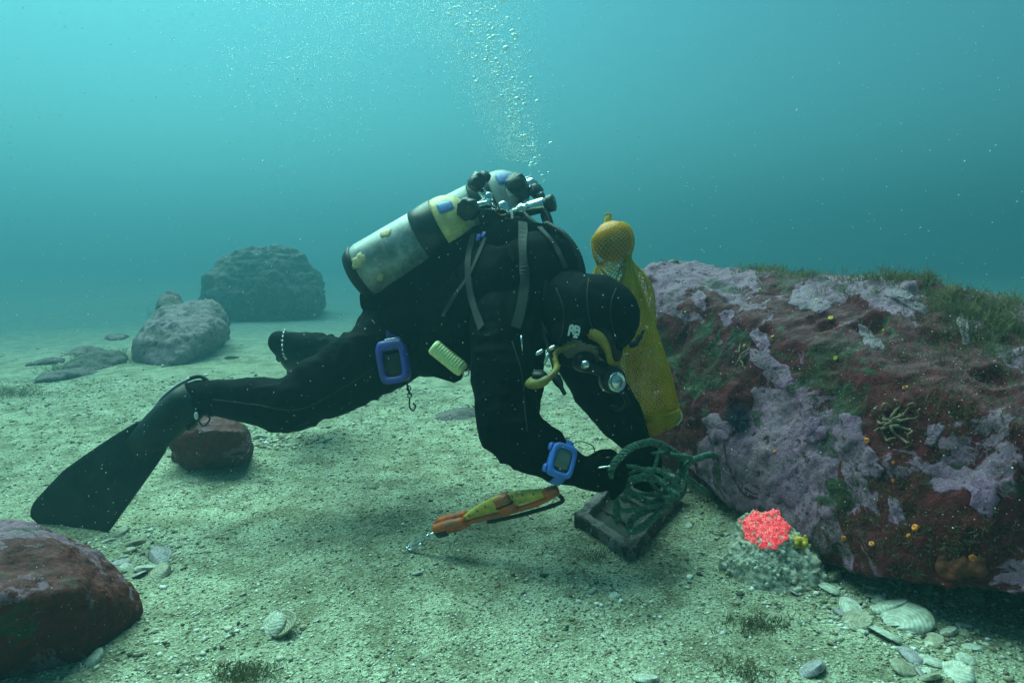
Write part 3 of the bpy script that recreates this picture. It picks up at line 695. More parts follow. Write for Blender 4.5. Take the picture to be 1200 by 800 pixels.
# ------------------------------------------------------------------ twin tanks
tb, tn = at(416, 324, 2.12), at(552, 247, 2.06)
tanks = empty('twin_tank_set', tb, 'pair of worn scuba tanks with yellow shoulder and black knobs on the diver\'s back', 'scuba tanks')
def tank(b0, n_, r, shoulder, stickers):
    ax = nrm(n_ - b0); L = np.linalg.norm(n_ - b0); ls = L - r * .98
    t = MB().lathe(b0, ax, [(0, .001), (.001, r * .55), (.010, r * .80), (.026, r * .95), (.05, r), (ls, r)], 40).build('tank', 'tank', tanks)
    pr = [(ls - .012, r * 1.006)] + [(ls + r * .92 * math.sin(q), r * (.22 + .785 * math.cos(q))) for q in np.linspace(0, 1.5, 12)] + [(L + .012, r * .22), (L + .014, .001)]
    MB().lathe(b0, ax, pr, 40).build('tank_shoulder', shoulder, t)
    MB().lathe(b0, ax, [(0.0 - .004, .002), (-.004, r * .6), (.004, r * .86), (.022, r * .985), (.030, r * 1.012), (.036, r * 1.012), (.037, r * 1.0)], 40).build('tank_boot', 'rubber', t)
    MB().lathe(b0, ax, [(ls - .085, r * 1.0), (ls - .083, r * 1.035), (ls - .012, r * 1.035), (ls - .010, r * 1.0)], 40).build('tank_band', 'blackpl', t)
    u, w_ = perp(ax)
    for s0, a0, ls_, da, mt in stickers:
        g, sd_ = [], 12; k = 0
        for rr_ in (0, 1):
            pass
        C0 = []
        for q in np.linspace(0, 2 * math.pi, 22, endpoint=False):
            m_ = 1 + (.20 * math.sin(2 * q + s0 * 40) + .10 * math.sin(5 * q + 1) + random.uniform(-.16, .16) if mt == 'sticker' else 0)
            C0.append((s0 + ls_ * m_ * math.copysign(abs(math.cos(q)) ** (.4 if mt != 'sticker' else 1), math.cos(q)), a0 + da * m_ * math.copysign(abs(math.sin(q)) ** (.4 if mt != 'sticker' else 1), math.sin(q))))
        def pt(s_, an, k_):
            rad = r * k_
            if s_ > ls: q_ = math.asin(min(1, (s_ - ls) / (r * .92))); rad = r * k_ * (.22 + .785 * math.cos(q_))
            return b0 + ax * s_ + rad * (math.cos(an) * u + math.sin(an) * w_)
        Rg = [np.array([pt(s0 + (s_ - s0) * f_, a0 + (an - a0) * f_, k_) for s_, an in C0]) for f_, k_ in ((.02, 1.012), (.5, 1.012), (1, 1.012), (1, 1.0))]
        MB().rings(Rg, cap=False).build('sticker', mt, t)
    return t, ax
def ang(b0, n_, px, py):   # angle round the tank axis of the side seen at a pixel
    ax = nrm(n_ - b0); u, w_ = perp(ax); v = at(px, py, 1.0) - np.array((0, 0, CAM_H)); v = -nrm(v - np.dot(v, ax) * ax)
    return math.atan2(np.dot(v, w_), np.dot(v, u))
a_face = ang(tb, tn, 480, 290)
sgn = 1 if np.dot(np.cross(nrm(tn - tb), perp(nrm(tn - tb))[0] * math.cos(a_face) + perp(nrm(tn - tb))[1] * math.sin(a_face)), (0, 0, 1)) > 0 else -1
RT = .087
LT = np.linalg.norm(tn - tb)
t1, tax = tank(tb, tn, RT, 'tankyellow', [(.058, a_face + sgn * .42, .022, .26, 'sticker'), (.165, a_face + sgn * .88, .018, .20, 'sticker'), (.09, a_face - sgn * .45, .013, .12, 'sticker'), (LT - RT * .62, a_face + sgn * .62, .022, .24, 'bluepaint')])
tb2, tn2 = at(470, 292, 2.33), at(617, 219, 2.25)
a2 = ang(tb2, tn2, 600, 230)
L2 = np.linalg.norm(tn2 - tb2)
t2, tax2 = tank(tb2, tn2, RT * 1.08, 'tankwhite', [(L2 - RT * .55, a2 + sgn * .75, .026, .30, 'bluepaint'), (L2 - RT * .5, a2 + sgn * .1, .016, .16, 'white')])
def knob(p, d, r=.028, h=.03):
    n_ = 28; prof = [(-h * .5, r * .6), (-h * .42, r * .92), (-h * .1, r), (h * .3, r), (h * .5, r * .82), (h * .52, .001)]
    aa = np.linspace(0, 2 * math.pi, n_, endpoint=False); d = nrm(d); u, w_ = perp(d); R = []
    for hh, rr in prof:
        f_ = 1 + .06 * np.sign(np.sin(aa * 7)); R.append(p + d * hh + (rr * f_)[:, None] * (np.outer(np.cos(aa), u) + np.outer(np.sin(aa), w_)))
    return MB().rings(R).build('valve_knob', 'blackpl', tanks)
# valves, manifold bar, knobs, first stages
v1, v2 = tn + tax * .02, at(596, 244, 2.12)
MB().lathe(tn - tax * .005, tax, [(0, .020), (.012, .024), (.03, .024), (.034, .016), (.06, .015)], 16).build('valve', 'chrome', tanks)
MB().lathe(tn2 - tax2 * .005, tax2, [(0, .020), (.012, .024), (.03, .022), (.04, .014)], 16).build('valve', 'chrome', tanks)
MB().tube([tn + tax * .035, at(574, 246, 2.08), at(585, 252, 2.10), at(604, 246, 2.14), tn2 + tax2 * .03], .012, 10).build('manifold_bar', 'chrome', tanks)
knob(at(548.5, 245, 1.985), at(536, 252, 1.95) - at(560, 240, 2.05), .033, .036)
MB().lathe(at(560, 241, 2.01), at(575, 238, 2.05) - at(560, 241, 2.01), [(-.01, .010), (.03, .011), (.045, .015)], 12).build('valve_stem', 'chrome', tanks)
knob(at(559, 213, 2.08), np.array((-.7, -.45, .45)), .028, .040)
knob(at(568, 207, 2.09), np.array((.4, -.6, .65)), .018, .022)
MB().tube([at(560, 218, 2.09), at(570, 232, 2.09), at(578, 246, 2.10)], [.010, .014, .016], 10).build('first_stage', 'chrome', tanks)
MB().lathe(at(572, 232, 2.07), (.3, -.8, .4), [(-.02, .012), (0, .017), (.012, .015), (.016, .008)], 14).build('valve_cap', 'chrome', tanks)
MB().lathe(at(590, 243, 2.07), (.5, -.75, .3), [(-.02, .014), (0, .020), (.010, .018), (.013, .009)], 14).build('valve_cap', 'chrome', tanks)
knob(at(605, 215, 2.17), np.array((-.45, -.7, .45)), .032, .045)
knob(at(613, 226, 2.17), np.array((.3, -.8, .2)), .024, .03)
knob(at(628, 224, 2.16), np.array((.5, -.6, .5)), .023, .030)
knob(at(634, 231, 2.14), np.array((.8, -.4, .3)), .015, .022)
# chromed regulator first stage
fs, fe = at(594, 251, 2.06), at(642, 239, 2.02)
MB().lathe(fs, fe - fs, [(0, .008), (.005, .012), (.035, .013), (.042, .020), (.052, .022), (.056, .018), (.066, .018), (.068, .022), (.118, .023), (.124, .019)], 24).build('first_stage', 'chrome', tanks)
MB().lathe(fe, fe - fs, [(-.004, .022), (.002, .026), (.018, .026), (.022, .020), (.023, .001)], 20).build('first_stage_cap', 'blackpl', tanks)
MB().tube(spline([at(634, 243, 2.02), at(642, 252, 2.0), at(645, 266, 1.98), at(640, 285, 1.93), at(626, 310, 1.86)], 6), .0085, 8).build('hose', 'rubber', tanks)
MB().tube(spline([at(600, 250, 2.04), at(600, 262, 2.0), at(590, 285, 1.92), at(575, 330, 1.86), at(572, 380, 1.84), at(582, 398, 1.83)], 6), .0075, 8).build('hose', 'rubber', tanks)
MB().tube(spline([at(612, 246, 2.04), at(622, 258, 2.0), at(650, 280, 1.95), at(668, 306, 1.92), at(676, 328, 1.90)], 6), .0075, 8).build('hose', 'rubber', tanks)

# ------------------------------------------------------------------ things clipped to the diver
wp = empty('equipment_handle', at(462, 447, 2.02), 'purple-blue plastic frame on a webbing loop at the diver\'s hip', 'diving gear')
def frame_ring(c, ex, ey, w_, h_, bar, th):
    b = MB(); n_ = np.cross(ex, ey); aa = np.linspace(0, 2 * math.pi, 36, endpoint=False); R = []
    sq = lambda v, p_: np.sign(v) * np.abs(v) ** p_
    for k_, o_ in ((1, -th), (1, th), (0, th), (0, -th), (1, -th)):
        ww, hh = w_ / 2 - (0 if k_ else bar), h_ / 2 - (0 if k_ else bar * 1.2)
        R.append(c + np.outer(sq(np.cos(aa), .45) * ww, ex) + np.outer(sq(np.sin(aa), .45) * hh, ey) + n_ * o_)
    return b.rings(R, cap=False)
wc, wn_ = on(BV, 461, 424, .035, at(461, 424, 2.02)); wc = at(461, 424, 2.0)
ey_ = nrm(at(458, 400, 2.0) - at(466, 448, 2.0)); ex_ = nrm(np.cross(ey_, np.array((.25, .97, 0)))); ex_ = ex_ if ex_[0] > 0 else -ex_
frame_ring(wc, ex_, ey_, .092, .125, .016, .014).build('frame', 'purple', wp)
MB().box(wc + ey_ * .050 - np.cross(ex_, ey_) * .0, [ex_, ey_, np.cross(ex_, ey_)], (.080, .030, .032), .25).build('top_bar', 'purple', wp)
MB().box(wc - ey_ * .012 , [ex_, ey_, np.cross(ex_, ey_)], (.056, .075, .010), .25).build('inner_plate', 'blackpl', wp)
MB().box(at(460, 397, 2.0), [ex_, ey_, np.cross(ex_, ey_)], (.052, .005, .006), .2).build('slide_bar', 'chrome', wp)
MB().tube([at(460, 398, 2.005), at(461, 384, 2.01), at(462, 370, 2.05)], .022, 6, 1, .18, up=ex_).build('web_loop', 'purpleweb', wp)
dt = empty('dive_torch', at(545, 440, 1.93), 'pale lime-yellow ribbed torch clipped at the diver\'s waist', 'torch')
c, nn = on(bvh_of(person, vest, pocket), 525, 419, .016); p0 = at(507, 405, zof(c)); p1 = at(543, 434, zof(c) - .005); L_ = np.linalg.norm(p1 - p0)
pr = [(0, .001), (.001, .019), (.006, .022)]
for k in range(11): pr += [(.010 + k * (L_ - .02) / 11, .0225), (.010 + (k + .7) * (L_ - .02) / 11, .0225), (.010 + (k + .8) * (L_ - .02) / 11, .0212)]
MB().lathe(p0, p1 - p0, pr + [(L_ - .006, .021), (L_, .018), (L_ + .001, .001)], 20).build('barrel', 'lime', dt)
MB().tube(spline([p1, at(543, 440, zof(c) - .01), at(549, 439, zof(c) - .01), at(549, 432, zof(c) - .01)], 5), .0018, 6).build('wire_loop', 'chrome', dt)
sc_ = empty('hanging_clip', at(481, 482, 2.03), 'dull metal clip hanging on a cord below the diver\'s belly', 'clip')
MB().tube(spline([at(476, 446, 2.03), at(478, 454, 2.03), at(480, 462, 2.03)], 4), .003, 6).build('cord', 'strap', sc_)
for i, (x, y) in enumerate([(479, 455), (480, 463)]): MB().tube([at(x, y, 2.03) + .006 * np.array((math.cos(q), 0, 1.3 * math.sin(q))) for q in np.linspace(0, 6.28, 14)], .0018, 6, cap=False).build('ring', 'strap', sc_)
MB().tube(spline([at(480, 466, 2.03), at(480, 476, 2.03), at(484, 481, 2.03), at(487, 476, 2.03), at(484, 472, 2.03)], 5), .0026, 6).build('hook', 'strap', sc_)
# dive computer strapped to the near wrist
dc = empty('dive_computer', at(655, 555, 1.64), 'bright blue wrist dive computer with a grey screen', 'dive computer')
cc, cn = on(BP, 655, 540, .004); cn = nrm(.35 * cn + np.array((.30, -.82, .38)))
fx = nrm(at(690, 551, 1.69) - at(640, 536, 1.69)); fx = nrm(fx - np.dot(fx, cn) * cn); fy = np.cross(cn, fx); fy = fy if fy[2] > 0 else -fy
frame_ring(cc + cn * .012, fx, fy, .062, .080, .010, .012).build('case', 'computer', dc)
MB().box(cc + cn * .010, [fx, fy, cn], (.050, .066, .018), .1).build('face', 'bezel', dc)
MB().box(cc + cn * .0195 + fy * .004, [fx, fy, cn], (.036, .044, .002), .1).build('screen', 'screen', dc)
for s_ in (-1, 1): MB().box(cc + cn * .006 - fx * .032 + fy * s_ * .026, [fx, fy, cn], (.012, .020, .016), .3).build('button', 'computer', dc)
wrist = at(655, 541, 1.69); sp = []
for q in np.linspace(0, 2 * math.pi, 26):
    d = nrm(math.cos(q) * cn + math.sin(q) * fy); h = BP.ray_cast(Vector(wrist + d * .2), Vector(-d), .3)
    sp.append((np.array(h[0]) if h[0] is not None else wrist + d * .05) + d * .002)
MB().tube(sp, .016, 6, .14, 1, up=cn, cap=False).build('strap', 'computer', dc)
MB().tube(spline([at(668, 524, 1.70), at(678, 517, 1.72), at(694, 522, 1.74), at(698, 534, 1.73)], 6), .0014, 5).build('bungee', 'rubber', dc)
MB().tube(spline([at(700, 548, 1.655), at(708, 547, 1.65), at(716, 546, 1.65)], 4), .0025, 6).build('bolt', 'chrome', dc)
def leaf(name, c, c2, tr=.5):
    m, n, l, b = new_mat(name); x = noise(n, l, 22, 4); r = ramp(n, l, x.outputs[0], [(.35, c2), (.65, c)])
    l.new(r.outputs[0], b.inputs['Base Color']); b.inputs['Roughness'].default_value = .8; b.inputs['Specular IOR Level'].default_value = .1
    t = n.new('ShaderNodeBsdfTranslucent'); l.new(r.outputs[0], t.inputs[0]); mx = n.new('ShaderNodeMixShader'); mx.inputs[0].default_value = tr
    l.new(b.outputs[0], mx.inputs[1]); l.new(t.outputs[0], mx.inputs[2]); l.new(mx.outputs[0], n['Material Output'].inputs[0]); return m
MAT['netyellow'] = leaf('yellow_net', (0.95, 0.70, 0.035), (0.86, 0.60, 0.03), .5)
MAT['netgreen'] = leaf('pale_yellow_net', (0.85, 0.66, 0.16), (0.68, 0.54, 0.12), .45)

# ================================================================== THE TRAP, THE ROPE, THE TOOL, THE BAG
def lumpy(me, amp, freq, seed):
    V, Nn = verts(me), norms(me); setv(me, V + Nn * (amp * fbm(V, freq, 3, seed))[:, None]); return me
ca, cb, cc_, cd_ = gp(738, 648, .040), gp(682, 610, .045), gp(796, 570, .085), gp(742, 545, .09)
trap = empty('trap_frame', (ca + cb + cc_ + cd_) / 4 * np.array((1, 1, 0)), 'encrusted rectangular metal frame of an old trap lying on the sand', 'trap')
def bar(p, q, wd, ht, ext=.018):
    d = nrm(q - p); up = np.array((0, 0, 1.0)); s_ = nrm(np.cross(d, up)); up = np.cross(s_, d)
    b = MB(); n_ = 26
    for_r = [(-1, -1), (0, -1), (1, -1), (1, 0), (1, 1), (0, 1), (-1, 1), (-1, 0)]
    R = [np.array([p + (q - p) * t + d * (ext * (2 * t - 1)) + s_ * x * wd / 2 * (1 if abs(x) + abs(y) < 2 else .88) + up * y * ht / 2 * (1 if abs(x) + abs(y) < 2 else .88) for x, y in for_r]) for t in np.linspace(0, 1, n_)]
    me_ = evaluated(b.rings(R).mesh('bar'), [('SUBSURF', dict(levels=2, render_levels=2, subdivision_type='SIMPLE'))])
    return link('bar', lumpy(me_, .009, 30, int(p[0] * 100) % 50), 'frame', trap)
for p, q in ((ca, cb), (ca, cc_), (cb, cd_), (cc_, cd_)): bar(p, q, .036, .052)
fl = MB(); cm = (ca + cb + cc_ + cd_) / 4
G = 14; FV = []
for i in range(G + 1):
    for j in range(G + 1):
        s_, t = i / G, j / G; p = (ca * (1 - s_) + cb * s_) * (1 - t) + (cc_ * (1 - s_) + cd_ * s_) * t
        FV.append(p + np.array((0, 0, -.006 + .006 * random.uniform(-1, 1))))
FV = np.array(FV); FV2 = FV - np.array((0, 0, .012)); K = G + 1
FF = [(i * K + j, i * K + j + 1, (i + 1) * K + j + 1, (i + 1) * K + j) for i in range(G) for j in range(G)]
fl.add(np.concatenate([FV, FV2]), FF + [tuple(x + K * K for x in reversed(f)) for f in FF]).build('floor_plate', 'dark', trap)
for k in range(3):
    t = .25 + .25 * k; bar2 = MB().tube(spline([ca + (cc_ - ca) * t + np.array((0, 0, -.01)), (ca + cb) / 2 + (cc_ - ca) * t + np.array((0, 0, .005 * k)), cb + (cd_ - cb) * t + np.array((0, 0, -.01))], 5), .006, 8).build('cross_rod', 'dark', trap)

def strand_rope(path, r, pitch, n_str=3, label=None):
    P_ = spline(path, 14); d = [0]
    for a_, b_ in zip(P_[:-1], P_[1:]): d.append(d[-1] + np.linalg.norm(b_ - a_))
    m_ = int(d[-1] / .0045); q = np.linspace(0, d[-1], m_); PP = np.stack([np.interp(q, d, np.array(P_)[:, k]) for k in range(3)], 1)
    PP += .0035 * np.stack([fbm(PP, 30, 2, 5 + k) for k in range(3)], 1)
    T = np.gradient(PP, axis=0); T /= np.linalg.norm(T, axis=1)[:, None]; u = perp(T[0])[0]; U = []
    for t in T: u = nrm(u - np.dot(u, t) * t); U.append(u)
    U = np.array(U); W = np.cross(T, U); out = []
    for k in range(n_str):
        ph = q / pitch * 2 * math.pi + 2 * math.pi * k / n_str
        out.append(PP + r * .52 * (np.cos(ph)[:, None] * U + np.sin(ph)[:, None] * W))
    return out
def Q(*a): return [at(*p) for p in a]
rope_path = Q((724, 612, 1.76), (720, 585, 1.73), (715, 562, 1.685), (721, 540, 1.67), (740, 524, 1.70), (764, 518, 1.76), (786, 527, 1.82), (799, 540, 1.86), (796, 556, 1.88), (782, 575, 1.84),
              (764, 590, 1.77), (744, 580, 1.74), (733, 568, 1.72), (748, 560, 1.73), (770, 562, 1.76), (784, 574, 1.78), (778, 590, 1.77), (752, 600, 1.76), (738, 612, 1.75), (742, 622, 1.72), (766, 606, 1.74), (790, 578, 1.82), (797, 552, 1.88), (812, 540, 1.96), (832, 532, 2.08), (838, 536, 2.12))
rope = empty('rope', rope_path[12], 'green twisted rope looped in coils round the hands and the trap', 'rope')
for k, st in enumerate(strand_rope(rope_path, .0112, .036)): MB().tube(st, .0046, 7).build('strand', 'rope', rope)
rope2p = Q((800, 548, 1.90), (808, 562, 1.98), (822, 572, 2.06)) + P((836, 585, .008), (850, 600, .008))
rope2 = empty('rope', rope2p[-1], 'short frayed green rope end trailing from the trap to the boulder', 'rope')
for st in strand_rope(rope2p, .0095, .032): MB().tube(st, .0040, 7).build('strand', 'rope', rope2)

tang = np.random.default_rng(12)
for nm, ctr, rx, rz, ph, turns, lb in [('rope', (758, 572, 1.74), .075, .05, .3, 2.3, 'thin green cord tangled over the near half of the trap'), ('rope', (784, 548, 1.84), .055, .06, 1.7, 1.8, 'thin green cord knotted at the trap\'s far end')]:
    c0_ = at(*ctr); pth = []
    for t in np.linspace(0, turns * 2 * math.pi, int(turns * 9)):
        k = 1 + .30 * tang.normal() * .6
        pth.append(c0_ + np.array((rx * k * math.cos(t + ph), .05 * math.sin(1.7 * t + ph) + .01 * tang.normal(), rz * k * math.sin(t + ph) * .8 + .008 * tang.normal())))
    pth = [np.array((p[0], p[1], max(p[2], .05))) for p in pth]
    e = empty(nm, pth[0], lb, 'rope')
    for st in strand_rope(pth, .0066, .026): MB().tube(st, .0029, 6).build('strand', 'rope', e)
# --- orange and yellow hand tool with a snap hook
hk = gpt(482, 640, .012)
tl = empty('lift_tool', hk, 'orange and yellow curved hand tool with a steel snap hook lying on the sand', 'hand tool')
T0, T1 = at(512, 619, 1.83), at(655, 578, 1.72)
tx = nrm(T1 - T0); TL = np.linalg.norm(T1 - T0); ty = nrm(np.cross(np.array((0.15, .9, .25)), tx)); ty = ty if ty[2] > 0 else -ty; tz = np.cross(tx, ty)
def tp(s_, y=0, z=0): return T0 + tx * s_ * TL + ty * y + tz * z
for y, z in ((.010, .014), (.010, -.014), (-.011, .0)):
    MB().tube(spline([tp(0, y, z), tp(.12, y, z), tp(.26, y, z)], 4), [.011, .0125, .0125, .013, .013, .0125, .011, .0105, .009], 10).build('grip', 'orange', tl)
MB().box(tp(.13, .002, 0), [tx, ty, tz], (.060, .007, .030), .2).build('grip_band', 'blackpl', tl)
MB().lathe(tp(.03, -.012), tx, [(-.02, .010), (-.014, .016), (.012, .016), (.02, .010)], 14).build('swivel', 'blackpl', tl)
MB().tube(spline([tp(.22, -.006), tp(.5, -.010), tp(.8, -.010), tp(1.0, .004)], 6), .008, 8).build('frame_rod', 'orange', tl)
MB().tube(spline([tp(.40, -.024), tp(.7, -.030), tp(.98, -.026), tp(1.0, -.006)], 6), .0055, 8).build('lower_rod', 'dark', tl)
# the bowed plate: a thick strip with a curved top edge
arc = []; nA = 22
for i in range(nA + 1):
    t = i / nA; s_ = .24 + .74 * t; hgt = .036 * math.sin(math.pi * min(1, t * .95 + .03)) ** .8
    arc.append(np.array([tp(s_, .004, .007), tp(s_, .006 + hgt, .005), tp(s_, .006 + hgt, -.005), tp(s_, .004, -.007)]))
MB().rings(arc).build('bowed_plate', 'toolyellow', tl)
for k in range(9):
    s_ = .30 + .68 * k / 9; t = (s_ - .24) / .74; MB().box(tp(s_, .004 + .030 * math.sin(math.pi * t), -.0062 if tz[1] > 0 else .0062), [tx, ty, tz], (.0025, .008, .001), .1).build('scale_mark', 'bezel', tl)
MB().box(tp(.60, .014), [nrm(tx + .1 * ty), nrm(ty - .1 * tx), tz], (.046, .056, .032), .16).build('clamp', 'orange', tl)
MB().box(tp(.60, .018), [nrm(tx + .1 * ty), nrm(ty - .1 * tx), tz], (.048, .006, .033), .1).build('clamp_band', 'dark', tl)
MB().box(tp(.95, .012), [tx, ty, tz], (.040, .022, .024), .2).build('end_block', 'orange', tl)
MB().tube(spline([tp(-.02, -.01), at(505, 626, 1.83), at(497, 631, 1.84), at(488, 636, 1.85), at(480, 640, 1.86), at(477, 642, 1.855), at(482, 644, 1.85), at(494, 637, 1.84)], 5), .0042, 8).build('snap_hook', 'chrome', tl)
MB().lathe(at(500, 629, 1.835), at(490, 635, 1.85) - at(500, 629, 1.835), [(-.012, .004), (-.01, .0065), (.01, .0065), (.012, .004)], 10).build('hook_sleeve', 'chrome', tl)

# --- mesh catch bag held up by a float
bag = empty('mesh_bag', at(776, 508, 2.02), 'yellow mesh catch bag standing up under its float beside the diver\'s head', 'mesh bag')
def net(secs, nr, nv, thick, mat, name, flat_up, slack=1.0):
    """secs: (centre, half width, half depth); knotted diamond net over the lofted tube"""
    C = np.array(spline([s_[0] for s_ in secs], 10)); S = np.array(spline([np.array((s_[1], s_[2], 0)) for s_ in secs], 10))
    t = np.linspace(0, len(C) - 1, 2 * nv + 1); C = np.stack([np.interp(t, np.arange(len(C)), C[:, k]) for k in range(3)], 1); S = np.stack([np.interp(t, np.arange(len(S)), S[:, k]) for k in range(3)], 1)
    Vx = []; T = np.gradient(C, axis=0)
    for j in range(2 * nv + 1):
        tt = nrm(T[j]); u = nrm(flat_up - np.dot(flat_up, tt) * tt); w_ = np.cross(tt, u)
        for i in range(nr):
            q = 2 * math.pi * (i + .5 * (j % 2)) / nr; rip = 1 + slack * (.30 * math.sin(3 * q + j * .12) + .16 * math.sin(7 * q - j * .09))
            Vx.append(C[j] + u * math.cos(q) * S[j, 0] + w_ * math.sin(q) * S[j, 1] * rip)
    Fq = []
    for j in range(0, 2 * nv - 1):
        for i in range(nr):
            o = i if j % 2 == 0 else (i + 1) % nr          # the vertex of row j+1 right of (i)
            a_ = j * nr + i; l_ = (j + 1) * nr + (i - 1 if j % 2 == 0 else i) % nr; r_ = (j + 1) * nr + (i if j % 2 == 0 else (i + 1)) % nr
            Fq.append((a_, r_, (j + 2) * nr + i, l_))
    me_ = bpy.data.meshes.new(name); me_.from_pydata([tuple(v) for v in Vx], [], Fq); me_.update()
    me_ = evaluated(me_, [('WIREFRAME', dict(thickness=thick, use_replace=True, use_even_offset=False, use_boundary=True))])
    return link(name, me_, mat, bag)
side = np.array((1.0, 0, 0))
fc = at(718, 283, 2.05)
fl_ = MB().ell(fc, np.array(((.058, 0, 0), (0, .058, 0), (0, 0, .062))), 32, 22).build('float', 'float', bag)
net([(at(712, 254, 2.05), .006, .006), (at(714, 264, 2.05), .020, .020), (at(716, 269, 2.05), .050, .050), (at(717.5, 276, 2.05), .061, .061), (at(718, 284, 2.05), .064, .064), (at(718, 295, 2.05), .060, .060), (at(720, 308, 2.05), .050, .050)], 26, 13, .0030, 'netyellow', 'float_net', side, .05)
MB().tube(spline([at(709, 252, 2.05), at(712, 250, 2.05), at(716, 252, 2.05), at(713, 256, 2.05)], 4), .004, 6).build('top_knot', 'netgreen', bag)
net([(at(720, 306, 2.05), .050, .045), (at(722, 322, 2.06), .074, .055), (at(730, 350, 2.07), .094, .060), (at(742, 385, 2.08), .072, .050), (at(752, 410, 2.08), .040, .030)], 26, 14, .0044, 'netgreen', 'upper_net', side)
net([(at(735, 300, 2.02), .006, .006), (at(738, 325, 2.01), .022, .012), (at(742, 365, 2.01), .048, .020), (at(748, 410, 2.01), .070, .026), (at(757, 445, 2.01), .074, .028), (at(768, 478, 2.01), .068, .028), (at(772, 490, 2.01), .062, .024)], 40, 36, .0044, 'netyellow', 'folded_net', np.array((.95, 0, .25)))
net([(at(771, 487, 2.01), .064, .030), (at(774, 495, 2.01), .066, .028), (at(778, 504, 2.01), .046, .020)], 40, 5, .0052, 'netyellow', 'hem', np.array((.92, 0, .38)))
MB().tube(spline([at(790, 492, 1.99), at(797, 484, 1.99), at(799, 490, 1.99), at(793, 498, 1.99)], 4), .002, 6).build('draw_cord', 'white', bag)
for p_ in ([(704, 316, 2.03), (716, 330, 2.03), (712, 342, 2.03)], [(752, 316, 2.06), (760, 340, 2.08), (756, 352, 2.08)], [(728, 312, 2.08), (722, 330, 2.09), (732, 345, 2.09)]):
    MB().tube(spline(Q(*p_), 5), .011, 6, 1, .25).build('net_fold', 'netgreen', bag)

# ================================================================== LIFE ON THE BOULDER AND THE SAND
MAT['urchin'] = plain('purple_urchin', (0.045, 0.03, 0.085), .6, 0, .4, 50, .1)
MAT['urchin2'] = plain('dark_green_urchin', (0.020, 0.028, 0.022), .6, 0, .4, 50, .1)
MAT['orangelife'] = plain('orange_polyp', (0.85, 0.20, 0.012), .5, 0, .3, 160, .2)
MAT['yellowlife'] = plain('yellow_polyp', (0.62, 0.42, 0.03), .6, 0, .3, 160, .2)
MAT['rustsponge'] = plain('rust_red_sponge', (0.17, 0.028, 0.008), .8, 0, .5, 70, .5)
MAT['palelife'] = plain('pale_straw_arms', (0.20, 0.12, 0.075), .8, 0, .4, 110, .4)
MAT['turf'] = leaf('olive_algae', (0.27, 0.22, 0.12), (0.10, 0.11, 0.06))
MAT['brownweed'] = leaf('brown_weed', (0.17, 0.155, 0.085), (0.075, 0.085, 0.04))
MAT['crust'] = boulder_material('pink_crust_plate', pink=(0.36, 0.19, 0.28), maroon=(0.20, 0.095, 0.13), pinkness=1.4, sc=2.2, green=-.6)
MAT['crustpale'] = boulder_material('pale_crust_plate', pink=(0.42, 0.27, 0.33), maroon=(0.26, 0.155, 0.19), pinkness=1.4, sc=2.2, green=-.8)
MAT['barnacle'] = plain('white_barnacle', (0.70, 0.68, 0.58), .8, 0, .35, 120, .4)
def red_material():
    m, n, l, b = new_mat('red_with_added_glow')
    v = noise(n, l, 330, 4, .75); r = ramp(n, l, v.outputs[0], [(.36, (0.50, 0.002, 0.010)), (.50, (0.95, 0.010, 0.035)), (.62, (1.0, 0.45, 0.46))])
    l.new(r.outputs[0], b.inputs['Base Color']); l.new(r.outputs[0], b.inputs['Emission Color']); b.inputs['Emission Strength'].default_value = 0.34  # emission added to imitate a spot lit bright red
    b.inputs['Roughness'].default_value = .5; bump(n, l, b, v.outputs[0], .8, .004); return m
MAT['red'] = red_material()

# raised coralline plates on the boulder face
def plate(px, py, rx, ry, mat, th=.006, seed=0, rot=0.0):
    R = []; n_ = 40; cz, _ = on(BB, px, py)
    if cz is None: return
    for f_, up in ((.0, th * 1.0), (.35, th * 1.15), (.7, th * 1.1), (.92, th * .9), (1.0, th * .35), (1.02, -.004)):
        ring = []
        for i in range(n_):
            q = 2 * math.pi * i / n_; m_ = 1 + .22 * math.sin(2 * q + seed) + .16 * math.sin(3 * q + seed * 2.3) + .10 * math.sin(7 * q + seed * 1.7) + .05 * math.sin(13 * q + seed)
            dx, dy = rx * m_ * max(f_, .01) * math.cos(q), ry * m_ * max(f_, .01) * math.sin(q)
            c, nn = on(BB, px + dx * math.cos(rot) - dy * math.sin(rot), py + dx * math.sin(rot) + dy * math.cos(rot), 0)
            if c is None or np.linalg.norm(c - cz) > .35: return
            ring.append(c + nn * up * (1 + .2 * math.sin(5 * q + 9 * f_)))
        R.append(np.array(ring))
    MB().rings(R, cap=False).build('crust', mat, boulder)
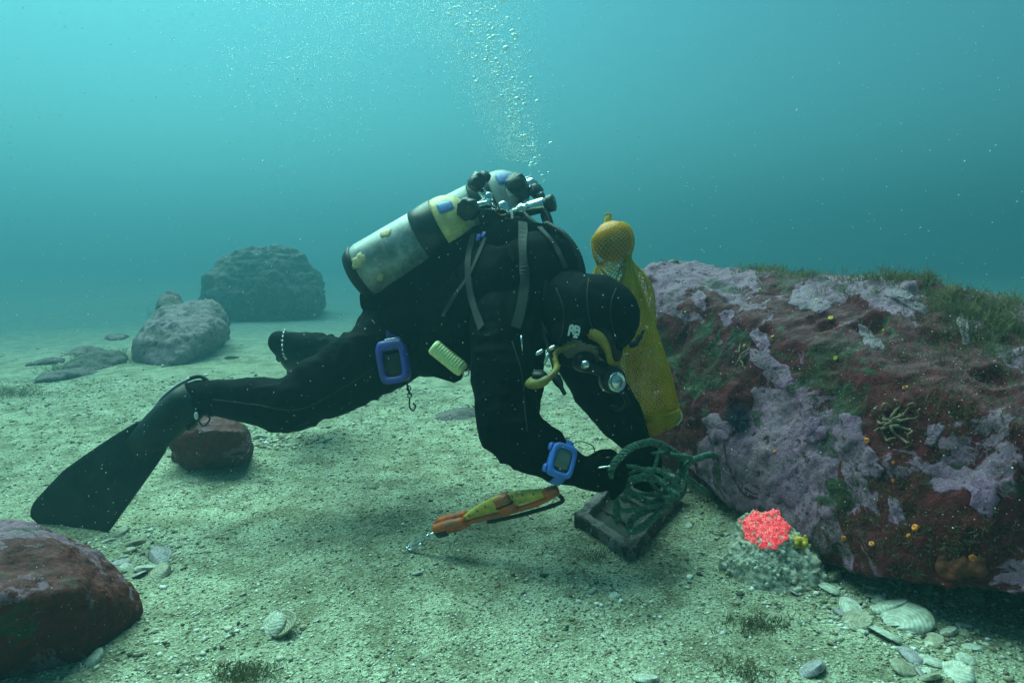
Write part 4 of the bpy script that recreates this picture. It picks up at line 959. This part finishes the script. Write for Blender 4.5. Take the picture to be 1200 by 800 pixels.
for i, (x, y, rx, ry, mt) in enumerate([q for k, q in enumerate([(948, 352, 22, 14, 'crustpale'), (1020, 397, 16, 9, 'crustpale'), (842, 502, 15, 17, 'crust'), (905, 432, 14, 26, 'crust'), (893, 402, 10, 16, 'crust'), (1063, 352, 26, 8, 'crustpale'),
        (995, 470, 24, 16, 'crust'), (1000, 515, 28, 20, 'crust'), (920, 560, 32, 24, 'crust'), (890, 548, 22, 22, 'crust'), (955, 505, 16, 12, 'crust'), (1110, 560, 28, 14, 'crust'), (1150, 575, 26, 20, 'crust'),
        (1165, 425, 20, 22, 'crust'), (1130, 385, 16, 8, 'crustpale'), (880, 345, 26, 12, 'crustpale'), (815, 325, 30, 9, 'crustpale'), (980, 560, 22, 18, 'crust'), (1020, 545, 16, 14, 'crust'), (1050, 600, 14, 10, 'crust'), (945, 610, 26, 16, 'crust'),
        (1095, 508, 14, 9, 'crust'), (1190, 515, 14, 16, 'crust'), (852, 372, 10, 8, 'crust'), (820, 352, 12, 8, 'crust')]) if k not in (6, 9, 13, 17, 22)]):
    plate(x, y, rx, ry, mt, (.0025 + .0015 * (i % 3)), seed=i * 1.3, rot=i * .7)

def urchin(px, py, r, sl, mat, label, n_=150, default=None):
    c, nn = on(BB, px, py, r * .5, default)
    u = empty('sea_urchin', c - nn * r * .5, label, 'sea urchin')
    a1, a2_ = perp(nn); MB().ell(c, np.array((a1 * r, a2_ * r, nn * r * .75)), 18, 12).build('test', mat, u)
    b = MB()
    for k in range(n_):
        d = RNG.normal(size=3); d = nrm(d); d = d if np.dot(d, nn) > -.3 else -d
        b.tube([c + d * r * .7, c + d * (r + sl * RNG.uniform(.6, 1.0))], [.0016, .0004], 4)
    s_ = b.build('spines', mat, u, False); s_['kind'] = 'stuff'
urchin(866, 496, .026, .034, 'urchin', 'purple sea urchin on the shaded left flank of the boulder')
urchin(790, 306, .030, .045, 'urchin2', 'dark spiny sea urchin on the rear top of the boulder', default=at(790, 306, 2.72))

def polyp(px, py, r, mat):
    c, nn = on(BB, px, py, .001)
    if c is None: return
    b = MB(); u, w_ = perp(nn); R = []
    for hh, rr in ((-.2, .7), (.1, .95), (.5, 1.0), (.75, .8), (.8, .45), (.6, .3), (.55, .02)):
        q = np.linspace(0, 2 * math.pi, 16, endpoint=False); k = 1 + .10 * np.sin(q * 5 + px)
        R.append(c + nn * hh * r + (rr * r * k)[:, None] * (np.outer(np.cos(q), u) + np.outer(np.sin(q), w_)))
    return b.rings(R, cap=False).build('cup_coral', mat, None)
for x, y, s_ in [(1017, 516, 7), (1074, 619, 9), (1066, 628, 6), (1022, 638, 7), (990, 631, 7), (1140, 653, 9), (1060, 455, 5), (908, 529, 4), (1047, 542, 4), (1048, 563, 5)]:
    c = on(BB, x, y)[0]
    if c is not None: tag(polyp(x, y, s_ * .5 * zof(c) / F, 'orangelife'), 'tiny round orange cup coral dotted on the lower face of the boulder', 'coral', 'orange cup corals on the boulder')
for x, y, s_ in [(974, 374, 9), (980, 420, 7), (890, 340, 5), (878, 350, 4), (1063, 454, 5), (1054, 486, 4), (957, 352, 5), (906, 395, 5), (873, 405, 5), (888, 398, 5), (1036, 387, 4)]:
    c = on(BB, x, y)[0]
    if c is not None: tag(polyp(x, y, s_ * .38 * zof(c) / F, 'yellowlife'), 'tiny yellow cup coral dotted on the upper face of the boulder', 'coral', 'yellow cup corals on the boulder')
def arms(name, px, py, specs, r, mat, label, cat):
    c0_, _ = on(BB, px, py, .004)
    e = empty(name, c0_, label, cat)
    MB().ell(c0_, .011, 12, 8).build('disc', mat, e)
    for pix in specs:
        q = spline([np.array((x, y, 0.0)) for x, y in pix], 6); C = []
        for i, p in enumerate(q):
            c, nn = on(BB, p[0], p[1], .006 + .008 * math.sin(i * .5))
            if c is not None and np.linalg.norm(c - c0_) < .2: C.append(c)
        if len(C) > 3: MB().tube(C, np.linspace(r, r * .45, len(C)), 7).build('arm', mat, e)
arms('feather_star', 1046, 496, [[(1046, 496), (1038, 490), (1034, 480), (1042, 476), (1048, 482)], [(1046, 496), (1056, 488), (1064, 480), (1072, 474), (1074, 482)], [(1048, 500), (1060, 502), (1070, 506), (1066, 514)], [(1044, 500), (1036, 506), (1040, 516), (1052, 514)], [(1050, 494), (1062, 492), (1076, 488), (1080, 478)], [(1044, 496), (1032, 496), (1026, 486), (1032, 478)], [(1046, 497), (1050, 508), (1060, 516), (1068, 520), (1062, 524)], [(1046, 495), (1050, 482), (1056, 474), (1050, 470)], [(1045, 497), (1040, 500), (1030, 502), (1026, 510)]], .0046, 'palelife', 'pale curling star with coiled arms on the boulder face', 'star')
arms('branching_growth', 871, 420, [[(871, 420), (868, 408), (866, 398)], [(871, 420), (876, 412), (880, 402)], [(871, 420), (874, 432), (875, 440)], [(871, 420), (864, 428), (860, 436)], [(870, 416), (862, 414), (858, 420)]], .0035, 'palelife', 'thin straw-coloured branching growth on the boulder, left of its middle', 'growth')
sg = MB(); rs = random.Random(5)
for k in range(26):
    c, nn = on(BB, 1125 + rs.uniform(-22, 24), 664 + rs.uniform(-8, 9), -.006)
    if c is not None: sg.ell(c, rs.uniform(.010, .018), 10, 7)
if sg.n: tag(link('sponge', lumpy(remesh(sg.mesh('sponge'), .003, 1), .006, 70, 4), 'rustsponge'), 'rust-red sponge patch under the overhang at the boulder\'s near foot', 'sponge')

# turf of fine algae: along the crest and in patches on the face
def blades(pts, name, mat, label, hmin, hmax, nb, wdt=.0022, spread=.9, parent=None):
    Vx, Fq = [], []
    for p, nn in pts:
        for k in range(nb):
            d = nrm(nn * .6 + np.array((0, 0, .8)) + spread * .5 * RNG.normal(size=3)); L_ = RNG.uniform(hmin, hmax); s_ = nrm(np.cross(d, RNG.normal(size=3))) * wdt
            bend = .25 * L_ * RNG.normal(size=3); o_ = p + .008 * RNG.normal(size=3) - nn * .004; i0 = len(Vx)
            Vx += [o_ - s_, o_ + s_, o_ + d * L_ * .55 + bend * .4 + s_ * .9, o_ + d * L_ * .55 + bend * .4 - s_ * .9, o_ + d * L_ + bend]
            Fq += [(i0, i0 + 1, i0 + 2, i0 + 3), (i0 + 3, i0 + 2, i0 + 4)]
            for side_ in (-1, 1):
                if RNG.random() < .55:
                    m0 = o_ + d * L_ * RNG.uniform(.35, .75) + bend * .3; d2 = nrm(d + side_ * nrm(s_) * .9); j = len(Vx)
                    Vx += [m0 - d * wdt, m0 + d * wdt, m0 + d2 * L_ * .35]; Fq.append((j, j + 1, j + 2))
    me_ = bpy.data.meshes.new(name); me_.from_pydata([tuple(v) for v in Vx], [], Fq); me_.update()
    o = link(name, me_, mat, parent, False)
    if label: o['label'] = label
    return o
def down(x, y):
    h = BB.ray_cast(Vector((x, y, 3.0)), Vector((0, 0, -1)), 5)
    return (np.array(h[0]), np.array(h[1])) if h[0] is not None else (None, None)
pts = []
for k in range(620):
    t = RNG.random(); a_ = at(885 + 330 * t, 330, 2.62 - .95 * t ** .9); x = a_[0] + RNG.normal() * .07; y = a_[1] + .03 + RNG.normal() * .08
    p, nn = down(x, y)
    if p is not None and nn[2] > .35 and fbm(np.array([[x, y, 0]]), 9, 2, 4)[0] > -.10: pts.append((p, nn))
o = blades(pts, 'algae_turf', 'turf', 'olive-green algae fringe along the crest of the boulder', .010, .040, 18, .0009, 1.25); o['kind'] = 'stuff'; o['category'] = 'algae'
pts = []
for cx, cy_, sx_, sy_, n_ in [(1020, 585, 45, 25, 260), (1130, 480, 50, 25, 220), (1150, 370, 40, 22, 420), (1090, 400, 40, 20, 120), (800, 420, 14, 40, 120), (1100, 640, 70, 22, 220), (960, 440, 20, 20, 80), (1120, 400, 50, 25, 200), (975, 640, 40, 14, 120)]:
    for k in range(n_):
        c, nn = on(BB, cx + RNG.normal() * sx_, cy_ + RNG.normal() * sy_)
        if c is not None: pts.append((c, nn))
o = blades(pts, 'algae_turf', 'brownweed', 'short dark green algae patches on the boulder face', .004, .014, 9, .0011, 1.6); o['kind'] = 'stuff'; o['category'] = 'algae'

# encrusted stone with the vivid red patch, in front of the boulder
g0 = gpt(898, 668); zc = zof(g0); k_ = zc / F
sp_ = [g0 + np.array((dx * k_, dy * k_, dz * k_)) for dx, dy, dz in [(-46, 10, 5), (-40, -18, 8), (0, -34, 6), (38, -24, 8), (48, 14, 6), (20, 50, 8), (-22, 44, 10), (-34, 4, 34), (-14, -20, 40), (24, -12, 42), (34, 22, 42), (-12, 30, 56), (14, 22, 66), (4, 4, 58), (-62, 4, -6), (60, 4, -4), (20, -52, -6), (-30, -44, -4), (56, -30, -4), (-38, 0, -20), (38, 0, -20), (0, 40, -20), (0, -28, -20)]]
MAT['shellcrust'] = plain('shell_crusted_stone', (0.50, 0.47, 0.38), .85, 0, .7, 60, .8, c2=(0.07, 0.06, 0.04), bdist=.008)
stone = rock('encrusted_stone', sp_, .005, .022, 'shellcrust', 'small barnacle-covered stone at the foot of the boulder, under the red patch', 'stone', seed=91, freq=17, smooth=3)
BS = bvh_of(stone)
bn = MB().lathe((0, 0, 0), (0, 0, 1), [(-.3, 1.0), (.25, .85), (.7, .55), (.72, .38), (.4, .3), (.35, .02)], 9).mesh('barnacle'); bn.materials.append(MAT['barnacle'])
for k in range(290):
    c, nn = on(BS, 898 + RNG.normal() * 30, 648 + RNG.normal() * 20)
    if c is None: continue
    o = bpy.data.objects.new('barnacle', bn); col.objects.link(o); s_ = .0016 + .0064 * RNG.random() ** 3
    o.matrix_basis = Matrix.Translation(Vector(c)) @ Vector(nn + .3 * RNG.normal(size=3)).to_track_quat('Z', 'Y').to_matrix().to_4x4() @ Matrix.Diagonal((s_, s_, s_ * RNG.uniform(.7, 1.3), 1))
    o.parent = stone; o.matrix_parent_inverse = world_of(stone).inverted()
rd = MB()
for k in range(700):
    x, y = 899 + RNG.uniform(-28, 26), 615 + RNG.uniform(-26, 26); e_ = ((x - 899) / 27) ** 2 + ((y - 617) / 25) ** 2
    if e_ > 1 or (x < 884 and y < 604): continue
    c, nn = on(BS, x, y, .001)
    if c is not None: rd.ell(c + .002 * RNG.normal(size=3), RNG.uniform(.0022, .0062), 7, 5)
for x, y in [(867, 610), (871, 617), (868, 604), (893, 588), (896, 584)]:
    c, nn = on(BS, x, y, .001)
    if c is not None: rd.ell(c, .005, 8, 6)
tag(link('red_lit_patch', lumpy(remesh(rd.mesh('red_lit_patch'), .0022, 1), .0025, 170, 3), 'red'), 'vivid glowing red patch on the barnacled stone by the boulder', 'red_patch')
ys = MB()
y0 = on(BS, 934, 634, .004, gpt(934, 640, .02))[0]
for k in range(34): ys.ell(y0 + RNG.normal(size=3) * np.array((.010, .008, .006)), RNG.uniform(.004, .008), 8, 6)
tag(link('sponge', lumpy(remesh(ys.mesh('sponge'), .003, 1), .003, 90, 6), 'yellowlife'), 'small mustard-yellow sponge right of the red patch', 'sponge')

# shells
def shell_mesh(seed, asym=.15, rid=9, elong=.78):
    n_, m_ = 30, 12; top, bot = [], []
    for j in range(m_ + 1):
        f_ = j / m_
        for i in range(n_ + 1):
            q = -math.pi + 2 * math.pi * i / n_
            rx = (1 + asym * math.sin(q)) * f_; x = math.sin(q) * rx * .62 * (1.05 - .1 * math.cos(q)); y = (1 - math.cos(q)) * .5 * elong * f_ * 1.25
            hgt = .22 * (1 - f_ ** 2.2) * (.35 + .65 * f_) * 1.5 + .008 * math.sin(f_ * rid * 6.283) * f_
            top.append((x, y - .45 * elong, hgt)); bot.append((x, y - .45 * elong, hgt - .045))
    k = n_ + 1; n0_ = len(top); Fq = []
    for j in range(m_):
        for i in range(n_):
            a_ = j * k + i; Fq += [(a_, a_ + 1, a_ + k + 1, a_ + k), (n0_ + a_ + k, n0_ + a_ + k + 1, n0_ + a_ + 1, n0_ + a_)]
    e = m_ * k
    Fq += [(e + i, e + i + 1, n0_ + e + i + 1, n0_ + e + i) for i in range(n_)]
    b = MB(); b.add(np.array(top + bot), Fq); return b.mesh('clam_shell')
for nm, c, c2 in [('shell_white', (.62, .62, .55), (.50, .50, .42)), ('shell_tan', (.42, .38, .28), (.32, .29, .21)), ('shell_mauve', (.44, .38, .42), (.35, .31, .34))]:
    m, n, l, b = new_mat(nm); tc = n.new('ShaderNodeTexCoord'); dv = n.new('ShaderNodeVectorMath'); dv.operation = 'DISTANCE'
    l.new(tc.outputs['Object'], dv.inputs[0]); dv.inputs[1].default_value = (0, -.36, .1)
    nz = noise(n, l, 5, 5, .6); ma = n.new('ShaderNodeMath'); ma.operation = 'MULTIPLY_ADD'; l.new(nz.outputs[0], ma.inputs[0]); ma.inputs[1].default_value = .12; l.new(dv.outputs['Value'], ma.inputs[2])
    mu = n.new('ShaderNodeMath'); mu.operation = 'MULTIPLY'; l.new(ma.outputs[0], mu.inputs[0]); mu.inputs[1].default_value = 62.0
    sn = n.new('ShaderNodeMath'); sn.operation = 'SINE'; l.new(mu.outputs[0], sn.inputs[0])
    r1 = ramp(n, l, sn.outputs[0], [(0.0, c2), (.6, c)]); r2 = ramp(n, l, nz.outputs[0], [(.35, (.45, .43, .36)), (.6, (1, 1, 1))])
    l.new(mix(n, l, .8, r1.outputs[0], r2.outputs[0], 'MULTIPLY'), b.inputs['Base Color']); b.inputs['Roughness'].default_value = .55; bump(n, l, b, sn.outputs[0], .16, .02); MAT[nm] = m
SH = [shell_mesh(0), shell_mesh(1, .05, 13, .9), shell_mesh(2, .28, 7, .62)]
def shell(px, py, size, kind, mat, tilt, yaw, label, group=None, up=.0):
    p = gpt(px, py); s_ = size * zof(p) / F
    me_ = SH[kind].copy(); me_.materials.clear(); me_.materials.append(MAT[mat]); me_.polygons.foreach_set('use_smooth', [True] * len(me_.polygons))
    o = bpy.data.objects.new('clam_shell', me_); col.objects.link(o)
    o.location = p + np.array((0, 0, s_ * (.04 + up))); o.rotation_euler = (math.radians(tilt), math.radians(RNG.uniform(-12, 12)), math.radians(yaw)); o.scale = (s_, s_, s_)
    return tag(o, label, 'shell', group)
shell(1046, 716, 42, 0, 'shell_white', -20, 20, 'large pale clam shell lying upper left in the open pair below the boulder', up=.05)
shell(1056, 730, 46, 1, 'shell_white', 25, -60, 'large pale clam shell lower in the open pair below the boulder')
shell(1008, 733, 38, 0, 'shell_tan', -10, 60, 'tan clam shell left of the large open pair')
shell(1000, 716, 30, 2, 'shell_white', 8, 80, 'white elongated shell behind the tan clam shell')
shell(1043, 748, 32, 2, 'shell_white', 30, 120, 'narrow white shell tilted below the large open pair')
shell(974, 677, 26, 1, 'shell_tan', -25, 30, 'pale shell with a tan inside at the boulder\'s foot, right of the red patch')
shell(975, 692, 24, 2, 'shell_white', 15, 120, 'thin white shell just below the tan-lined shell')
shell(1112, 742, 24, 2, 'shell_white', -15, 30, 'bright white shell sliver in the shade under the overhang')
shell(1098, 752, 22, 0, 'shell_tan', -12, 70, 'small tan shell left of the bright sliver under the overhang')
shell(1124, 790, 38, 0, 'shell_white', -18, 100, 'ribbed white clam shell at the bottom edge, near the right')
shell(1092, 776, 26, 2, 'shell_white', 12, 140, 'slim white shell above the ribbed one at the bottom edge')
shell(1072, 772, 26, 2, 'shell_mauve', 10, 100, 'mauve mussel-like shell in the lower right shell litter')
shell(1062, 786, 24, 1, 'shell_tan', 22, 50, 'curled tan shell piece below the mauve one')
shell(1090, 795, 24, 1, 'shell_tan', -30, 10, 'upturned tan shell at the bottom edge left of the ribbed one')
shell(952, 786, 34, 1, 'shell_mauve', -28, 35, 'grey-mauve curved shell at the bottom edge of the sand')
shell(1026, 690, 18, 1, 'shell_tan', -10, 0, 'half-buried shell tucked under the boulder\'s lower lip')
shell(1084, 692, 26, 0, 'shell_tan', -35, 70, 'grey shell leaning in the dark gap under the boulder')
shell(1140, 700, 24, 2, 'shell_tan', -30, 150, 'dim shell deep in the gap under the boulder')
shell(828, 551, 18, 1, 'shell_white', -8, 20, 'round white shell left in the pebble cluster behind the trap')
shell(850, 550, 22, 0, 'shell_white', -8, -20, 'larger white shell right in the pebble cluster behind the trap')
shell(848, 567, 17, 1, 'shell_white', -14, 60, 'white shell at the front of the cluster behind the trap')
shell(842, 558, 10, 1, 'shell_white', 5, 10, 'tiny white shell in the middle of the cluster behind the trap')
shell(804, 576, 10, 1, 'shell_white', 5, 10, 'small white shell between the trap and the red patch')
shell(186, 652, 40, 2, 'shell_mauve', -16, -60, 'long mauve-grey shell leaning up beside the near left rock')
shell(172, 668, 26, 0, 'shell_white', -10, 20, 'white shell at the base of the long mauve shell')
shell(188, 672, 30, 1, 'shell_tan', -20, 120, 'tan shell right of the white one by the near left rock')
shell(158, 637, 20, 1, 'shell_tan', -10, 40, 'round tan shell just below the fin tip')
shell(143, 624, 18, 1, 'shell_tan', -8, 100, 'tan shell behind the round one below the fin tip')
shell(128, 634, 14, 0, 'shell_white', -8, 60, 'small white shell left of the round one below the fin')
shell(324, 734, 36, 0, 'shell_white', -38, 130, 'half-open clam, upper valve, on open sand at lower left', up=.10)
shell(328, 742, 34, 0, 'shell_tan', 150, 130, 'half-open clam, lower valve, on open sand at lower left', up=.22)
shell(112, 773, 25, 2, 'shell_white', -14, 100, 'white shell sliver in front of the near left rock')
shell(305, 512, 13, 1, 'shell_white', -8, 10, 'small white shell right of the round rock behind the fin')
shell(270, 420, 14, 1, 'shell_tan', -8, 10, 'pale shell on the sand between the far foot and pink rock')
shell(490, 672, 12, 1, 'shell_white', -12, 30, 'small white shell chip on open sand below the snap hook')
shell(720, 698, 12, 1, 'shell_white', -12, 80, 'small white shell chip on the sand below the trap')
shell(905, 722, 14, 2, 'shell_tan', -8, 80, 'thin tan shell on the sand below the red patch')
shell(760, 797, 26, 1, 'shell_white', -12, 30, 'white shell cut by the bottom edge near the centre')
shell(808, 617, 12, 2, 'shell_white', -6, 90, 'thin white sliver on the sand right of the trap')

rs = np.random.default_rng(31)
for k in range(46):
    cx0, cy0, sx0, sy0 = [(1090, 735, 55, 20), (1010, 712, 28, 16), (1110, 775, 40, 16), (955, 672, 16, 14), (846, 558, 14, 7), (165, 655, 18, 16)][k % 6]
    shell(cx0 + rs.normal() * sx0, min(798, cy0 + rs.normal() * sy0), rs.uniform(7, 17), int(rs.integers(0, 3)), ['shell_white', 'shell_white', 'shell_tan', 'shell_mauve'][int(rs.integers(0, 4))], rs.uniform(-40, 40), rs.uniform(0, 360),
          ['small shell fragment in the litter below the boulder\'s overhang', 'small shell fragment beside the large open clam pair', 'small shell fragment in the litter at the lower right corner', 'small shell fragment between the red patch and boulder foot', 'small shell fragment in the white cluster behind the trap', 'small shell fragment beside the near left rock'][k % 6], 'small shell fragments')
# pebbles, broken shell and grit: too many to count
def grit(n_, dmin, dmax, smin, smax, name, seed, label, flat=.4, cluster=False):
    r_ = np.random.default_rng(seed)
    d = dmin * (dmax / dmin) ** r_.random(n_); az = r_.uniform(-.72, .72, n_); x = d * np.tan(az); y = d
    if cluster:
        cs = np.array([gp(*c)[:2] for c in ((1050, 740), (1100, 770), (980, 700), (180, 660), (140, 640), (840, 556), (700, 715), (260, 740), (200, 770), (330, 520), (640, 520), (900, 700), (1120, 755), (1010, 725), (880, 655), (860, 600), (1080, 700))]); j = r_.integers(0, len(cs), n_)
        x = cs[j, 0] + r_.normal(size=n_) * .10; y = cs[j, 1] + r_.normal(size=n_) * .09
    z = ground_h(x, y); s_ = smin * (smax / smin) ** (r_.random(n_) ** 1.8) * np.clip(y / 1.9, .8, 3)
    base = np.array([(1, 0, 0), (0, 1, 0), (-1, 0, 0), (0, -1, 0), (0, 0, .9), (0, 0, -.9)], float)
    W_ = base[None] * (1 + .45 * r_.uniform(-1, 1, (n_, 6, 1))) * s_[:, None, None]; W_[:, :, 2] *= flat * r_.uniform(.5, 1.6, n_)[:, None]
    W_[:, :, 0] *= r_.uniform(.5, 1.2, n_)[:, None]
    a_ = r_.uniform(0, 6.283, n_); ca_, sa_ = np.cos(a_)[:, None], np.sin(a_)[:, None]; tl_ = r_.normal(0, .35, n_)[:, None]
    X = W_[:, :, 0] * ca_ - W_[:, :, 1] * sa_; Y = W_[:, :, 0] * sa_ + W_[:, :, 1] * ca_; Zc = W_[:, :, 2] + X * tl_
    Vx = np.stack([X + x[:, None], Y + y[:, None], Zc + z[:, None] + s_[:, None] * .12], -1).reshape(-1, 3)
    tri = np.array([(0, 1, 4), (1, 2, 4), (2, 3, 4), (3, 0, 4), (1, 0, 5), (2, 1, 5), (3, 2, 5), (0, 3, 5)])
    Fq = (tri[None] + 6 * np.arange(n_)[:, None, None]).reshape(-1, 3)
    me_ = bpy.data.meshes.new(name); me_.vertices.add(len(Vx)); me_.vertices.foreach_set('co', Vx.ravel())
    me_.loops.add(len(Fq) * 3); me_.loops.foreach_set('vertex_index', Fq.ravel().astype(np.int32)); me_.polygons.add(len(Fq))
    me_.polygons.foreach_set('loop_start', (np.arange(len(Fq)) * 3).astype(np.int32)); me_.polygons.foreach_set('loop_total', np.full(len(Fq), 3, np.int32)); me_.update(calc_edges=True)
    pal = np.array([(.74, .72, .64), (.58, .55, .44), (.42, .38, .28), (.22, .19, .13), (.08, .075, .06), (.32, .23, .15), (.80, .80, .76), (.50, .48, .39)])
    cw = pal[r_.choice(len(pal), n_, p=[.10, .20, .22, .14, .10, .06, .05, .13])] * r_.uniform(.8, 1.15, (n_, 1))
    at_ = me_.color_attributes.new('grain', 'FLOAT_COLOR', 'POINT'); at_.data.foreach_set('color', np.concatenate([np.repeat(cw, 6, 0), np.ones((n_ * 6, 1))], 1).ravel())
    o = link(name, me_, 'grit', None, False, (0, 0, 0)); o['kind'] = 'stuff'; o['label'] = label; return o
m, n, l, b = new_mat('shell_grit'); va = n.new('ShaderNodeVertexColor'); va.layer_name = 'grain'; l.new(va.outputs[0], b.inputs['Base Color']); b.inputs['Roughness'].default_value = .8; b.inputs['Specular IOR Level'].default_value = .3; MAT['grit'] = m
grit(64000, 1.0, 4.4, .0018, .0070, 'shell_grit', 3, 'coarse broken-shell grit over the sand')
grit(1500, 1.0, 6.0, .004, .011, 'pebbles', 4, 'scattered pebbles and shell chips on the sand')
grit(2600, 1, 2, .004, .014, 'shell_litter', 6, 'drifts of shell litter beside rocks and boulder', .5, True)
def weed(px, py, n_, sx_, sy_, h, label):
    pts = []
    for k in range(n_):
        p = gpt(px + RNG.normal() * sx_, py + RNG.normal() * sy_); pts.append((p, np.array((0, 0, 1.0))))
    tag(blades(pts, 'weed_tuft', 'brownweed', None, h * .3, h, 9, .0008, 2.2), label, 'seaweed')
weed(886, 734, 110, 17, 7, .020, 'fuzzy brown weed tuft on the sand below the red patch')
weed(285, 791, 130, 20, 6, .022, 'brown weed tuft at the bottom edge, lower left')
weed(930, 672, 70, 20, 7, .024, 'weed fringe at the right foot of the barnacled stone')
weed(862, 672, 50, 12, 6, .02, 'weed fringe at the left foot of the barnacled stone')
weed(700, 652, 40, 9, 5, .018, 'thin reddish weed at the near side of the trap')
weed(875, 786, 60, 14, 7, .018, 'dark weed tuft on the sand at the bottom right')
weed(78, 436, 90, 18, 3, .07, 'fuzzy weed on the rubble nearest the left edge rock')
weed(122, 420, 110, 20, 5, .08, 'fuzzy weed on the rubble beside the pink rock\'s left foot')
weed(205, 505, 50, 5, 14, .05, 'weed fringe on the left side of the rock behind the fin')
weed(22, 462, 70, 18, 3, .07, 'fuzzy weed over the low rock at the left edge')
weed(190, 368, 90, 10, 5, .10, 'weed growing behind the flat-topped pink rock')
weed(268, 306, 120, 12, 5, .22, 'weed growing over the left shoulder of the distant boulder')

# ================================================================== BUBBLES AND DRIFTING SPECKS
m, n, l, b = new_mat('air_bubble'); b.inputs['Base Color'].default_value = (.78, .95, 1.0, 1); b.inputs['Roughness'].default_value = .30; b.inputs['Metallic'].default_value = .9
t_ = n.new('ShaderNodeBsdfTranslucent'); t_.inputs[0].default_value = (.80, .97, 1, 1); mx_ = n.new('ShaderNodeMixShader'); mx_.inputs[0].default_value = .4; l.new(b.outputs[0], mx_.inputs[1]); l.new(t_.outputs[0], mx_.inputs[2]); l.new(mx_.outputs[0], n['Material Output'].inputs[0])
MAT['bubble'] = m
bub = MB().ell((0, 0, 0), np.array(((1, 0, 0), (0, 1, 0), (0, 0, .8))), 10, 7).mesh('bubble'); bub.materials.append(m); bub.polygons.foreach_set('use_smooth', [True] * len(bub.polygons))
cx_ = lambda y: np.interp(y, [-10, 50, 100, 150, 200, 225], [552, 575, 598, 615, 632, 640]); wx_ = lambda y: np.interp(y, [-10, 60, 120, 180, 225], [26, 19, 13, 8, 5])
rb = np.random.default_rng(8); nb_ = 0
while nb_ < 295:
    y = rb.uniform(-5, 215)
    if rb.random() < (y - 120) / 140: continue
    x = cx_(y) + rb.normal() * wx_(y); Z = 2.45 + rb.normal() * .12; s_ = (.0022 + .0045 * rb.random() ** 1.6) * (1.7 if rb.random() < .2 else 1)
    o = bpy.data.objects.new('bubble', bub); col.objects.link(o); o.location = at(x, y, Z); o.scale = (s_ * rb.uniform(.9, 1.3), s_, s_); o.rotation_euler = (rb.uniform(-.5, .5), rb.uniform(-.5, .5), 0)
    tag(o, 'small air bubble in the stream rising above the diver\'s tanks', 'bubble', 'exhaust bubbles above the diver'); nb_ += 1
def specks(P_, S_, mat, name, label):
    base = np.array([(1, 0, 0), (-.5, .8, 0), (-.5, -.8, 0), (0, 0, .9), (0, 0, -.9)], float); tri = np.array([(0, 1, 3), (1, 2, 3), (2, 0, 3), (1, 0, 4), (2, 1, 4), (0, 2, 4)])
    n_ = len(P_); Vx = (P_[:, None] + base[None] * S_[:, None, None] * RNG.uniform(.5, 1.4, (n_, 5, 1))).reshape(-1, 3); Fq = (tri[None] + 5 * np.arange(n_)[:, None, None]).reshape(-1, 3)
    me_ = bpy.data.meshes.new(name); me_.from_pydata(Vx.tolist(), [], Fq.tolist()); me_.update()
    o = link(name, me_, mat, None, True, (0, 0, 0)); o['kind'] = 'stuff'; o['label'] = label; return o
yy = -10 + 200 * rb.random(7000) ** 1.3; PB = np.array([at(cx_(y) - 12 - 12 * rb.random() + rb.normal() * (wx_(y) * 1.5 + 2), y, 2.5 + rb.normal() * .2) for y in yy]); specks(PB, rb.uniform(.0012, .0030, 7000), 'bubble', 'bubble_stream', 'fine bubbles in the stream above the diver')
yy = -10 + 175 * np.abs(rb.normal(0, .38, 3500)) ; PB = np.array([at(390 - .25 * (y - 60) + rb.normal() * 85 * (1 - y / 330) + 25 * math.sin(y * .05), y, 3.6 + rb.normal() * .4) for y in yy]); specks(PB, rb.uniform(.0020, .0042, 3500), 'bubble', 'bubble_cloud', 'faint cloud of fine bubbles at upper left of the diver')
MAT['speck'] = plain('drifting_speck', (.62, .66, .60), .8, 0, .3, 50, 0)
NS = 2300; ZS = rb.uniform(.6, 1.75, NS) ; PS = np.array([at(rb.uniform(-40, 1240), rb.uniform(0, 640), z) for z in ZS]); PS = PS[PS[:, 2] > .12]
specks(PS, (.0006 + .0015 * rb.random(len(PS)) ** 2.5) * np.clip(PS[:, 1] / 1.5, .5, 1.2), 'speck', 'drifting_particles', 'pale specks drifting in the water')

# ================================================================== THE WATER
def make_haze():
    m = bpy.data.materials.new('sea_water_haze'); m.use_nodes = True; n = m.node_tree.nodes; n.clear()
    v = n.new('ShaderNodeVolumePrincipled'); o = n.new('ShaderNodeOutputMaterial')
    v.inputs['Color'].default_value = (*HAZE_COLOR, 1); v.inputs['Density'].default_value = HAZE_DENSITY
    v.inputs['Anisotropy'].default_value = HAZE_G; v.inputs['Absorption Color'].default_value = (0, 0, 0, 1)
    m.node_tree.links.new(v.outputs[0], o.inputs['Volume'])
    b = MB(); b.box((0.1, 2, (HAZE_TOP - 1.3) / 2), np.eye(3), (146, 146, HAZE_TOP + 1.3), 0.0001)
    h = b.build('haze', m, smooth=False); h['kind'] = 'stuff'; h['label'] = 'green-blue sea water haze'
    return h
haze = make_haze()
